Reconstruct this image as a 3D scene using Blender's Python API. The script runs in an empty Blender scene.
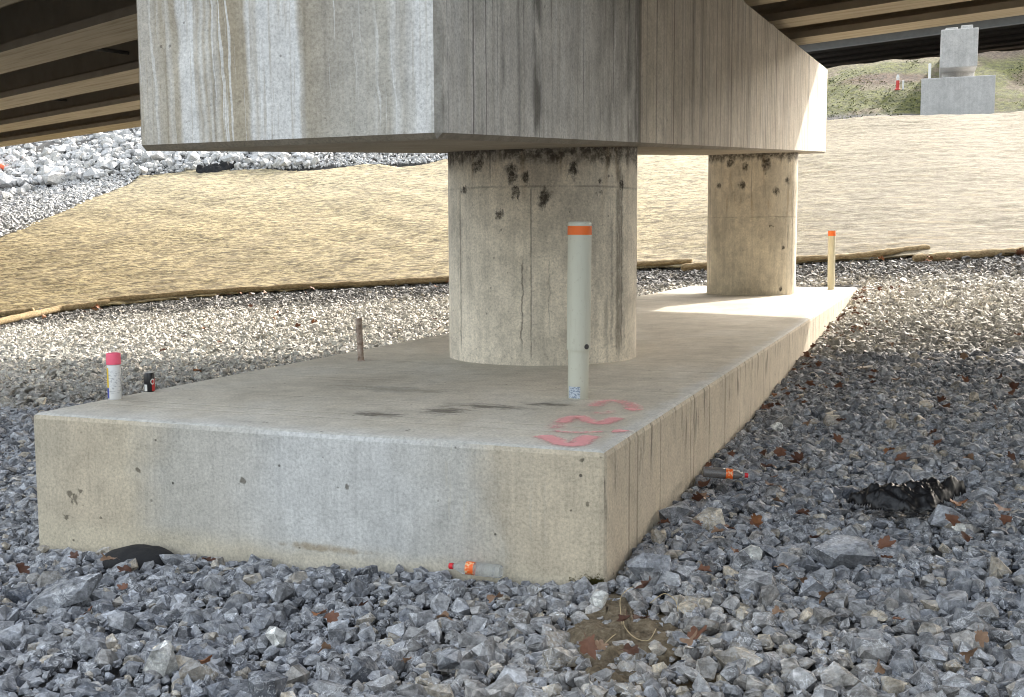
import bpy, bmesh, math, random
import numpy as np
from mathutils import Vector, Matrix, noise as mn
R = math.radians
rng = np.random.default_rng(7); random.seed(7)
S = bpy.context.scene; COL = S.collection

# ------------------------------------------------------------ camera, sky, sun, exposure
CX, CY, CZ = 1.3825, -4.8164, 0.97            # z = 0 is the top of the footing
YAW, PITCH, ROLL, F = 0.3653, 0.0979, -0.004, 1096.0
fw = np.array([-math.sin(YAW)*math.cos(PITCH), math.cos(YAW)*math.cos(PITCH), -math.sin(PITCH)])
rt = np.array([math.cos(YAW), math.sin(YAW), 0.]); up = np.cross(rt, fw)
rt, up = math.cos(ROLL)*rt + math.sin(ROLL)*up, -math.sin(ROLL)*rt + math.cos(ROLL)*up
O = np.array([CX, CY, CZ])
cd = bpy.data.cameras.new('camera'); cam = bpy.data.objects.new('camera', cd); COL.objects.link(cam)
cam.matrix_world = Matrix(((rt[0], up[0], -fw[0], CX), (rt[1], up[1], -fw[1], CY), (rt[2], up[2], -fw[2], CZ), (0, 0, 0, 1)))
cd.sensor_width = 36; cd.lens = F/1024*36; cd.clip_end = 2000; cd.clip_start = .05
S.camera = cam

SUN_AZ, SUN_EL = R(17.5), R(28.5)               # azimuth from +Y towards +X
W = bpy.data.worlds.new('World'); S.world = W; W.use_nodes = True
wn = W.node_tree.nodes; sky = wn.new('ShaderNodeTexSky'); sky.sky_type = 'NISHITA'; sky.sun_disc = False
sky.sun_elevation = SUN_EL; sky.sun_rotation = SUN_AZ; sky.air_density = 1.6; sky.dust_density = 6.0; sky.ozone_density = .3
wn['Background'].inputs['Strength'].default_value = .15
hs = wn.new('ShaderNodeHueSaturation'); hs.inputs['Saturation'].default_value = .42
W.node_tree.links.new(sky.outputs[0], hs.inputs['Color']); W.node_tree.links.new(hs.outputs[0], wn['Background'].inputs['Color'])
sl = bpy.data.lights.new('sun', 'SUN'); sl.energy = 2.0; sl.angle = R(.5); sl.color = (1, .93, .82)
so = bpy.data.objects.new('sun', sl); COL.objects.link(so)
sd = Vector((math.sin(SUN_AZ)*math.cos(SUN_EL), math.cos(SUN_AZ)*math.cos(SUN_EL), math.sin(SUN_EL)))
so.rotation_euler = sd.to_track_quat('Z', 'Y').to_euler(); so.location = sd*80
vs = S.view_settings; S.display_settings.display_device = 'sRGB'
vs.view_transform = 'Standard'; vs.look = 'None'; vs.gamma = 1; vs.use_curve_mapping = False; vs.exposure = 2.03
S.cycles.use_denoising = True; S.cycles.filter_width = 1.0; S.cycles.max_bounces = 9; S.cycles.diffuse_bounces = 8

# ------------------------------------------------------------ rays and terrain
def ray(x, y): return fw + (x-512)/F*rt - (y-348.5)/F*up
def onz(x, y, z=0.): v = ray(x, y); return O + v*(z-CZ)/v[2]
def onx(x, y, X): v = ray(x, y); return O + v*(X-CX)/v[0]
def ony(x, y, Y): v = ray(x, y); return O + v*(Y-CY)/v[1]
def dep(x, y, D): return O + ray(x, y)*D
FY = [-8, 0, 2.5, 5, 8.8, 13.8, 17.5, 23, 30]; FZ = [-.70, -.62, -.53, -.48, -.34, -.21, -.02, .5, 1.1]
def flat(x, y):
    s = np.interp(y, [0, 8.5], [.045, .06]); xc = np.clip(x, -40, 40)
    return np.interp(y, FY, FZ) + np.where(xc < 0, s*xc, .02*xc)
TX = [-60, -34, -28, -25, -22.5, -20, -17, -12.5, -6, -1.6, 1.2, 3.4, 40]; TY = [8, 14.8, 17.6, 19.3, 20.9, 22.1, 22.8, 22.9, 23.4, 22.6, 22.8, 23.1, 23.5]
def toe(x): return np.interp(x, TX, TY)
def sstep(a, b, v): t = np.clip((v-a)/(b-a), 0, 1); return t*t*(3-2*t)
def slope(x, y):
    t = toe(x); return flat(x, np.minimum(y, t)) + np.interp(x, [-30, -8, 4], [.27, .265, .25])*np.clip(y-t, 0, None)
def hit_on(fn, px, py, lo=2, hi=130, off=0.):
    v = ray(px, py); t = np.linspace(lo, hi, 8000); q = O[:, None] + v[:, None]*t
    h = q[2] - fn(q[0], q[1]) - off; i = int(np.argmax(h < 0)); return q[:, i]
def DU(x, y):
    dx, dy = x-CX, y-CY; D = np.maximum(-math.sin(YAW)*dx + math.cos(YAW)*dy, 1e-3); return D, (math.cos(YAW)*dx + math.sin(YAW)*dy)/D
CR_U, CR_D = [], []
for p_ in ((132, 181), (165, 177), (300, 172), (443, 165), (640, 142), (828, 123), (920, 118), (1024, 112), (1090, 108)):
    q_ = hit_on(slope, *p_); d_, u_ = DU(q_[0], q_[1]); CR_U.append(float(u_)); CR_D.append(float(d_))
def crestD(x, y):
    D, u = DU(x, y); return D, u, np.interp(u, CR_U, CR_D)
def T(x, y):
    x = np.asarray(x, float); y = np.asarray(y, float)
    t = toe(x); base = flat(x, np.minimum(y, t)); D, u, Dc = crestD(x, y)
    m = np.interp(x, [-30, -8, 4], [.27, .265, .25])
    up_ = np.clip(y-t, 0, None)
    z = base + m*up_
    over = np.clip(D-Dc, 0, None)                      # past the crest, in camera depth
    w = sstep(-16, -7, x)                              # 0 = rocky embankment, 1 = grassy hill
    soft = 1-np.exp(-over/3.)
    zr = z - over*m*.95 + .40*np.clip(over, 0, 18)
    zh = z - over*m*.95 - .45*soft*np.exp(-np.clip(over-6, 0, 99)/4) + .35*np.clip(over-14, 0, 20) + .07*np.clip(over-34, 0, 99)
    z = np.where(over > 0, zr*(1-w) + zh*w, z)
    # rocky heap left of the blanket
    return z
def hit(px, py, lo=2, hi=130, off=0.):
    v = ray(px, py); t = np.linspace(lo, hi, 8000); q = O[:, None] + v[:, None]*t
    h = q[2] - T(q[0], q[1]) - off; i = int(np.argmax(h < 0)); return q[:, i]

# ------------------------------------------------------------ object helpers
def tag(o, label=None, cat=None, group=None, kind=None):
    for k, v in (('label', label), ('category', cat), ('group', group), ('kind', kind)):
        if v: o[k] = v
    return o
def empty(name, loc, rz=0):
    e = bpy.data.objects.new(name, None); COL.objects.link(e); e.location = loc; e.rotation_euler = (0, 0, rz); e.empty_display_size = .2; return e
def basis(o): return Matrix.LocRotScale(o.location, o.rotation_euler, o.scale)
def world(o): return basis(o) if o.parent is None else world(o.parent) @ o.matrix_parent_inverse @ basis(o)
def link(name, me, mat, parent=None):
    o = bpy.data.objects.new(name, me); COL.objects.link(o)
    if mat is not None: me.materials.append(mat)
    if parent is not None: o.parent = parent; o.matrix_parent_inverse = world(parent).inverted()
    return o
def obj(name, bm, mat, parent=None, smooth=None):
    me = bpy.data.meshes.new(name); bmesh.ops.recalc_face_normals(bm, faces=bm.faces)
    bm.to_mesh(me); bm.free()
    if smooth is not None:
        me.polygons.foreach_set('use_smooth', [True]*len(me.polygons))
        try: me.set_sharp_from_angle(angle=R(smooth))
        except Exception: pass
    return link(name, me, mat, parent)
def box(bm, x0, x1, y0, y1, z0, z1, shear=None, bev=0, seg=2):
    b = bmesh.new(); bmesh.ops.create_cube(b, size=1)
    for v in b.verts:
        v.co = Vector(((x0+x1)/2 + v.co.x*(x1-x0), (y0+y1)/2 + v.co.y*(y1-y0), (z0+z1)/2 + v.co.z*(z1-z0)))
        if shear: v.co.z += shear*v.co.y
    if bev: bmesh.ops.bevel(b, geom=b.edges[:], offset=bev, segments=seg, affect='EDGES', profile=.5)
    me = bpy.data.meshes.new('t'); b.to_mesh(me); b.free(); bm.from_mesh(me); bpy.data.meshes.remove(me); return bm
def lathe(bm, prof, n=48, M=None, cap=True):
    rings = []
    for r, z in prof:
        ring = []
        for i in range(n):
            a = 2*math.pi*i/n; p = Vector((r*math.cos(a), r*math.sin(a), z)); ring.append(bm.verts.new(M @ p if M else p))
        rings.append(ring)
    for a, b in zip(rings, rings[1:]):
        for i in range(n): bm.faces.new((a[i], a[(i+1) % n], b[(i+1) % n], b[i]))
    if cap: bm.faces.new(rings[0][::-1]); bm.faces.new(rings[-1])
    return bm
def tube(bm, pts, rad, n=8, rfun=None):
    pts = [Vector(p) for p in pts]; rings = []
    for i, p in enumerate(pts):
        t = (pts[min(i+1, len(pts)-1)] - pts[max(i-1, 0)]).normalized()
        a = t.cross(Vector((0, 0, 1)));  a = a.normalized() if a.length > 1e-4 else Vector((1, 0, 0)); b = t.cross(a).normalized()
        r = rfun(i, len(pts)) if rfun else rad
        rings.append([bm.verts.new(p + (a*math.cos(2*math.pi*k/n) + b*math.sin(2*math.pi*k/n))*(r*(1+(.12*random.uniform(-1, 1) if rfun else 0)))) for k in range(n)])
    for a, b in zip(rings, rings[1:]):
        for i in range(n): bm.faces.new((a[i], a[(i+1) % n], b[(i+1) % n], b[i]))
    bm.faces.new(rings[0][::-1]); bm.faces.new(rings[-1]); return bm
def rawmesh(name, V, Fc, attrs=None, smooth=False):
    me = bpy.data.meshes.new(name); V = np.asarray(V, np.float32); Fc = np.asarray(Fc, np.int32); k = Fc.shape[1]
    me.vertices.add(len(V)); me.vertices.foreach_set('co', V.ravel())
    me.loops.add(Fc.size); me.loops.foreach_set('vertex_index', Fc.ravel())
    me.polygons.add(len(Fc)); me.polygons.foreach_set('loop_start', np.arange(0, Fc.size, k, dtype=np.int32))
    me.polygons.foreach_set('use_smooth', np.full(len(Fc), bool(smooth)))
    me.update(calc_edges=True)
    for an, av in (attrs or {}).items():
        av = np.asarray(av, np.float32)
        if av.ndim == 1: a = me.attributes.new(an, 'FLOAT', 'POINT'); a.data.foreach_set('value', av)
        else: a = me.attributes.new(an, 'FLOAT_COLOR', 'POINT'); a.data.foreach_set('color', av.ravel())
    return me

# ------------------------------------------------------------ node helpers
class N:
    def __init__(s, name):
        s.m = bpy.data.materials.new(name); s.m.use_nodes = True; s.t = s.m.node_tree; s.b = s.t.nodes['Principled BSDF']
        s.geo = s.t.nodes.new('ShaderNodeNewGeometry'); s.pos = s.geo.outputs['Position']
        sp = s.sep(s.pos); s.x, s.y, s.z = sp; s.nx, s.ny, s.nz = s.sep(s.geo.outputs['Normal'])
    def put(s, sock, v):
        if v is None: return
        if isinstance(v, bpy.types.NodeSocket): s.t.links.new(v, sock)
        elif isinstance(v, (tuple, list)): sock.default_value = tuple(v) + ((1,) if sock.type == 'RGBA' and len(v) == 3 else ())
        else: sock.default_value = v
    def sep(s, v): n = s.t.nodes.new('ShaderNodeSeparateXYZ'); s.put(n.inputs[0], v); return n.outputs[:]
    def comb(s, x, y, z):
        n = s.t.nodes.new('ShaderNodeCombineXYZ')
        for i, v in enumerate((x, y, z)): s.put(n.inputs[i], v)
        return n.outputs[0]
    def ma(s, op, a, b=None, c=None, clamp=False):
        n = s.t.nodes.new('ShaderNodeMath'); n.operation = op; n.use_clamp = clamp
        for i, v in enumerate((a, b, c)): s.put(n.inputs[i], v)
        return n.outputs[0]
    def add(s, a, b): return s.ma('ADD', a, b)
    def mul(s, a, b): return s.ma('MULTIPLY', a, b)
    def sub(s, a, b): return s.ma('SUBTRACT', a, b)
    def scale(s, v, xyz):
        n = s.t.nodes.new('ShaderNodeVectorMath'); n.operation = 'MULTIPLY'; s.put(n.inputs[0], v); n.inputs[1].default_value = xyz; return n.outputs[0]
    def noise(s, v, sc, det=4, rough=.55, dist=0):
        n = s.t.nodes.new('ShaderNodeTexNoise'); s.put(n.inputs['Vector'], v); n.inputs['Scale'].default_value = sc
        n.inputs['Detail'].default_value = det; n.inputs['Roughness'].default_value = rough; n.inputs['Distortion'].default_value = dist; return n.outputs['Fac']
    def vor(s, v, sc, feat='F1', rand=1):
        n = s.t.nodes.new('ShaderNodeTexVoronoi'); n.feature = feat; s.put(n.inputs['Vector'], v); n.inputs['Scale'].default_value = sc; n.inputs['Randomness'].default_value = rand; return n
    def step(s, v, a, b, lo=0, hi=1):
        n = s.t.nodes.new('ShaderNodeMapRange'); n.interpolation_type = 'SMOOTHSTEP'; s.put(n.inputs['Value'], v)
        for k, q in (('From Min', a), ('From Max', b), ('To Min', lo), ('To Max', hi)): s.put(n.inputs[k], q)
        return n.outputs[0]
    def ramp(s, v, stops, interp='LINEAR'):
        n = s.t.nodes.new('ShaderNodeValToRGB'); n.color_ramp.interpolation = interp; e = n.color_ramp.elements
        while len(e) < len(stops): e.new(.5)
        for q, (p, c) in zip(e, sorted(stops, key=lambda t: t[0])): q.position = p; q.color = (c, c, c, 1) if isinstance(c, (int, float)) else tuple(c) + (1,)
        s.put(n.inputs[0], v); return n.outputs[0]
    def prof(s, v, lo, hi, stops, interp='LINEAR'):
        return s.ramp(s.ma('DIVIDE', s.sub(v, lo), hi-lo), [((p-lo)/(hi-lo), c) for p, c in stops], interp)
    def mix(s, f, a, b, mode='MIX'):
        n = s.t.nodes.new('ShaderNodeMix'); n.data_type = 'RGBA'; n.blend_type = mode
        s.put(n.inputs[0], f); s.put(n.inputs[6], a); s.put(n.inputs[7], b); return n.outputs[2]
    def attr(s, name): n = s.t.nodes.new('ShaderNodeAttribute'); n.attribute_name = name; return n
    def bump(s, h, st=.3, dist=.02, prev=None):
        n = s.t.nodes.new('ShaderNodeBump'); n.inputs['Strength'].default_value = st; n.inputs['Distance'].default_value = dist
        s.put(n.inputs['Height'], h); s.put(n.inputs['Normal'], prev); return n.outputs[0]
    def out(s, col, rough=.85, nrm=None, **kw):
        s.put(s.b.inputs['Base Color'], col); s.put(s.b.inputs['Roughness'], rough); s.put(s.b.inputs['Normal'], nrm)
        for k, v in kw.items(): s.put(s.b.inputs[k.replace('_', ' ')], v)
        return s.m
def plain(name, col, rough=.6, var=.12, sc=30, metal=0, **kw):
    n = N(name); f = n.noise(n.pos, sc, 4); c = n.mix(f, tuple(v*(1-var) for v in col), tuple(min(1, v*(1+var)) for v in col))
    return n.out(c, rough, n.bump(f, .15, .004), Metallic=metal, **kw)

def speck(n, col, h0=None, holes=.5):
    """fine grain, bug holes and small scuffs shared by every concrete face"""
    g = n.noise(n.pos, 60, 6, .75); g2 = n.noise(n.pos, 8, 8, .72, .3); g3 = n.noise(n.pos, 1.7, 6, .68, .6)
    col = n.mix(.75, col, n.ramp(g, [(.28, .52), (.5, 1.03), (.72, 1.4)]), 'MULTIPLY')
    col = n.mix(.45, col, n.ramp(g2, [(.28, .62), (.5, 1.04), (.75, 1.34)]), 'MULTIPLY')
    col = n.mix(.45, col, n.ramp(g3, [(.3, .70), (.5, 1.02), (.72, 1.28)]), 'MULTIPLY')
    pt = n.mul(n.step(n.noise(n.pos, 34, 3, .6), .66, .72), n.step(g3, .40, .6)); col = n.mix(n.mul(pt, .35), col, (.15, .13, .10))
    v = n.vor(n.pos, 13); hole = n.step(v.outputs['Distance'], .13, .07); gate = n.step(n.noise(n.pos, 3.1, 2), .55, .62)
    hole = n.mul(n.mul(hole, gate), holes)
    col = n.mix(hole, col, (.06, .055, .045))
    h = n.add(n.mul(g, .5), n.mul(g2, .8)); h = n.sub(h, n.mul(hole, 2.))
    if h0 is not None: h = n.add(h, h0)
    return col, h

# ------------------------------------------------------------ dimensions of the pier
FWX, FL = -3.41, 18.55
CCX, CY1, CY2, CR = -1.688, 3.941, 15.397, .79
KX0, KX1, KY0, KY1, KZ, KS, KH = -2.60, -.828, .014, 19.91, 1.455, .0687, 1.786

def m_footing():
    n = N('footing_concrete')
    wob = n.mul(n.sub(n.noise(n.pos, 2.2, 4), .5), .5); xx = n.add(n.x, wob)
    pxs = lambda px: float(ony(px, 480, 0)[0])
    tanc, grey, pale = (.52, .45, .345), (.45, .43, .385), (.55, .55, .54)
    front = n.prof(xx, -3.4, 0., [(-3.4, (.47, .42, .33)), (-3.1, tanc), (-2.75, (.52, .455, .35)), (-2.45, grey), (-2.1, (.50, .48, .44)), (-1.7, pale), (-1.1, pale), (-.75, (.47, .455, .42)), (-.5, (.46, .405, .32)), (-.25, tanc), (0, (.48, .415, .315))])
    # drip streaks on the front
    st = n.noise(n.comb(n.mul(n.x, 9), n.y, n.mul(n.z, .45)), 3.2, 7, .7)
    front = n.mix(.42, front, n.ramp(st, [(.3, .66), (.5, 1.), (.72, 1.22)]), 'MULTIPLY')
    dr = n.mul(n.step(n.noise(n.comb(n.mul(n.x, 1), n.y, n.mul(n.z, .1)), 26, 3), .58, .64), n.step(n.ma('ABSOLUTE', n.add(n.x, .62)), .42, .1))
    front = n.mix(n.mul(dr, .55), front, (.52, .49, .42))
    low = n.step(n.add(n.z, n.mul(n.noise(n.pos, 3, 4), .16)), -.47, -.60)
    front = n.mix(n.mul(low, .75), front, (.56, .50, .385))
    q = ony(325, 548, 0)
    d = n.add(n.ma('POWER', n.ma('DIVIDE', n.sub(n.x, q[0]), .34), 2), n.ma('POWER', n.ma('DIVIDE', n.sub(n.z, q[2]), .026), 2))
    front = n.mix(n.mul(n.step(n.add(d, n.mul(n.noise(n.pos, 16, 5), 2.2)), 2.1, 1.2), .6), front, (.26, .19, .10))
    for (px, py, r) in ((75, 500, .035), (70, 494, .025), (80, 492, .02), (138, 470, .018), (243, 481, .024), (347, 487, .02), (66, 517, .02), (101, 518, .012), (588, 505, .012), (582, 460, .012)):
        q = ony(px, py, 0)
        d = n.ma('SQRT', n.add(n.ma('POWER', n.sub(n.x, q[0]), 2), n.ma('POWER', n.sub(n.z, q[2]), 2)))
        d = n.add(d, n.mul(n.sub(n.noise(n.pos, 30, 4), .5), r*3.2))
        front = n.mix(n.mul(n.step(d, r, r*.4), .75), front, (.10, .085, .06))
    # right face: warm, with board joints and dark runs
    sid = n.mix(n.noise(n.comb(n.x, n.y, n.mul(n.z, .3)), 2.4, 6), (.44, .375, .285), (.58, .515, .41))
    ln = n.vor(n.comb(0, n.y, 0), 1.55, 'DISTANCE_TO_EDGE'); jl = n.step(ln.outputs['Distance'], .022, .006)
    sid = n.mix(n.mul(jl, .38), sid, (.15, .12, .085))
    st2 = n.noise(n.comb(n.x, n.mul(n.y, 4), n.mul(n.z, .8)), 2.6, 5); top = n.step(n.add(n.z, n.mul(n.noise(n.pos, 4, 2), .22)), -.30, .0)
    sid = n.mix(n.mul(n.mul(n.step(st2, .55, .66), top), .75), sid, (.10, .085, .065))
    d = n.step(n.noise(n.comb(n.x, n.mul(n.y, 2), n.mul(n.z, .8)), 4.6, 3), .70, .76)
    sid = n.mix(n.mul(d, .7), sid, (.10, .075, .05))
    # top: trowelled, dusty, with scuffed dirt
    t1 = n.noise(n.comb(n.mul(n.x, 1), n.mul(n.y, .55), 0), 1.1, 7, .62, .4)
    topc = n.ramp(t1, [(.3, (.40, .36, .295)), (.5, (.50, .46, .385)), (.72, (.58, .55, .49))])
    edge = n.ma('MAXIMUM', n.step(n.add(n.y, n.mul(n.noise(n.pos, 2.5, 5), .5)), .62, .18), n.step(n.add(n.x, n.mul(n.noise(n.pos, 3, 5), .2)), -.04, .06))
    topc = n.mix(n.mul(edge, .7), topc, (.53, .53, .51))
    for (cx_, cy_, rx, ry) in ((-1.20, .86, .16, .17), (-1.02, 1.10, .30, .10), (-1.5, .62, .2, .1), (-.72, 1.30, .2, .08), (-1.9, 1.6, .5, .16)):
        d = n.ma('SQRT', n.add(n.ma('POWER', n.ma('DIVIDE', n.sub(n.x, cx_), rx), 2), n.ma('POWER', n.ma('DIVIDE', n.sub(n.y, cy_), ry), 2)))
        d = n.add(d, n.mul(n.sub(n.noise(n.scale(n.pos, (1, 2.2, 1)), 9, 6, .7), .5), 3.2))
        topc = n.mix(n.mul(n.step(d, 1.1, .1), .8 if rx < .4 else .4), topc, (.085, .072, .055))
    scr = n.step(n.noise(n.comb(n.mul(n.add(n.x, n.mul(n.y, .7)), 1), n.mul(n.sub(n.y, n.mul(n.x, .35)), 9), 0), 2.2, 5), .62, .70)
    topc = n.mix(n.mul(scr, .3), topc, (.17, .15, .12))
    col = n.mix(n.step(n.nx, .5, .8), front, sid); col = n.mix(n.step(n.nz, .5, .8), col, topc)
    col, h = speck(n, col, n.mul(jl, -1.2), .8)
    return n.out(col, .88, n.bump(h, .55, .012))

def m_cap():
    n = N('cap_concrete')
    # end face: lime streaks running down from the deck joint
    wob = n.mul(n.sub(n.noise(n.comb(n.mul(n.x, 2.), 0, n.mul(n.z, 1.1)), 2.4, 4), .5), .075)
    lean = n.mul(n.sub(n.z, 1.45), .03)
    xx = n.add(n.add(n.x, wob), lean)
    X = lambda px: float(ony(px, 100, KY0)[0])
    P = [(140, .15), (146, .42), (160, .30), (168, .1), (172, .55), (176, .1), (180, .15), (184, .85), (197, .95), (201, .2), (205, .75), (208, .15), (212, .7), (215, .1), (219, .55), (223, .05), (240, .0),
         (249, .1), (253, .95), (258, .5), (262, 1.), (280, .9), (300, 1.), (304, .35), (309, .05), (330, .12), (365, .25), (390, .1), (398, .65), (404, .2), (420, .9), (438, .75)]
    sm = n.prof(xx, -2.6, -.8, [(X(p), v) for p, v in P])
    fine = n.noise(n.comb(n.mul(n.x, 22), 0, n.mul(n.z, .5)), 2., 6, .7)
    sm = n.mul(sm, n.step(fine, .34, .5, .45, 1))
    b0 = n.noise(n.pos, 1.6, 7, .6); base = n.ramp(b0, [(.3, (.27, .225, .155)), (.55, (.37, .32, .24)), (.75, (.47, .43, .35))])
    base = n.mix(n.step(n.x, -1.75, -1.25), base, n.ramp(b0, [(.3, (.31, .28, .235)), (.6, (.43, .405, .35)), (.8, (.55, .53, .48))]))
    dk = n.noise(n.comb(n.mul(n.x, 7), 0, n.mul(n.z, .35)), 2.4, 6); base = n.mix(n.step(dk, .56, .70, 0, .45), base, (.14, .12, .09))
    thin = n.noise(n.comb(n.add(n.mul(xx, 30), n.mul(n.z, .6)), 0, n.mul(n.z, .35)), 1.1, 3, .5); thin = n.mul(n.step(thin, .565, .59), n.step(n.noise(n.comb(n.mul(n.x, 1.6), 0, 0), 2.2, 2), .38, .56))
    sm = n.ma('MAXIMUM', sm, n.mul(thin, .8))
    end = n.mix(n.mul(sm, .92), base, n.mix(fine, (.60, .60, .595), (.77, .78, .79)))
    # +X face: board-marked, near part weathered grey, the rest browner
    yw = n.add(n.y, n.mul(n.sub(n.noise(n.comb(0, n.mul(n.y, 3), n.mul(n.z, .6)), 2, 3), .5), .05))
    s1 = n.noise(n.comb(0, n.mul(n.y, 5), n.mul(n.z, .22)), 3.0, 8, .72); s2 = n.noise(n.comb(3, n.mul(yw, 10), n.mul(n.z, .12)), 2.2, 3, .6)
    near = n.ramp(s1, [(.28, (.22, .205, .18)), (.40, (.62, .60, .555)), (.6, (.73, .72, .69)), (.78, (.80, .80, .78))])
    near = n.mix(n.step(s2, .60, .68, 0, .75), near, (.085, .08, .07))
    Y = lambda px: float(onx(px, 60, KX1)[1])
    P2 = [(436, .3), (441, .9), (446, .2), (480, .15), (500, .1), (503, .85), (506, .2), (516, .1), (519, .75), (521, .1), (531, .1), (535, .95), (540, .9), (543, .15), (556, .05), (572, .3), (592, .1), (600, .5), (606, .25), (612, .6), (622, .3), (628, .7), (634, .4), (637, .9), (640, .2)]
    dkp = n.prof(yw, -.1, 4.4, [(Y(p), v) for p, v in P2]); dkl = n.step(n.add(n.noise(n.comb(0, n.mul(n.y, 2), n.mul(n.z, .8)), 3, 4), n.mul(n.sub(n.z, 1.5), .16)), .42, .66)
    near = n.mix(n.mul(n.mul(dkp, dkl), .8), near, (.075, .068, .055))
    far = n.ramp(n.noise(n.comb(0, n.mul(n.y, 1.2), n.mul(n.z, .5)), 1.7, 7, .62), [(.3, (.50, .445, .365)), (.5, (.61, .555, .47)), (.75, (.71, .67, .60))])
    bd = n.vor(n.comb(0, n.y, 0), 1.35, 'DISTANCE_TO_EDGE'); b1 = n.step(bd.outputs['Distance'], .035, .012)
    bd2 = n.vor(n.comb(0, n.add(n.y, 40), 0), 4.2, 'DISTANCE_TO_EDGE'); b2 = n.mul(n.step(bd2.outputs['Distance'], .06, .02), .55)
    cell = n.vor(n.comb(0, n.y, 0), 1.35); far = n.mix(.22, far, n.ramp(n.sep(cell.outputs['Color'])[0], [(0, .65), (1, 1.3)]), 'MULTIPLY')
    jl = n.ma('MAXIMUM', b1, b2); far = n.mix(n.mul(n.mul(jl, n.step(n.noise(n.comb(0, n.mul(n.y, 2), n.mul(n.z, .5)), 2, 3), .3, .6, .35, 1)), .6), far, (.10, .08, .06))
    isfar = n.step(n.y, 3.78, 3.86)
    side = n.mix(isfar, near, far)
    seam = n.step(n.ma('ABSOLUTE', n.sub(n.y, 3.82)), .09, .02); side = n.mix(n.mul(seam, .7), side, (.085, .072, .055))
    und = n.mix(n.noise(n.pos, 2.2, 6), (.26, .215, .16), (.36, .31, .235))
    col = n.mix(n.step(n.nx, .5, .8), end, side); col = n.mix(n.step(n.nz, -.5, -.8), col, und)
    # the chamfer strips are dirtier
    ch = n.mul(n.step(n.ma('ABSOLUTE', n.nz), .35, .5), n.step(n.ma('ABSOLUTE', n.nz), .97, .9)); ch2 = n.mul(n.step(n.ma('ABSOLUTE', n.nx), .3, .5), n.step(n.ma('ABSOLUTE', n.nx), .97, .9))
    col = n.mix(n.mul(n.ma('MAXIMUM', ch, ch2), .5), col, (.16, .14, .105))
    h0 = n.add(n.mul(n.mul(jl, isfar), -2.2), n.mul(seam, -1.0)); h0 = n.add(h0, n.mul(s1, .6))
    col, h = speck(n, col, h0, .5)
    return n.out(col, .86, n.bump(h, .5, .012))

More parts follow.
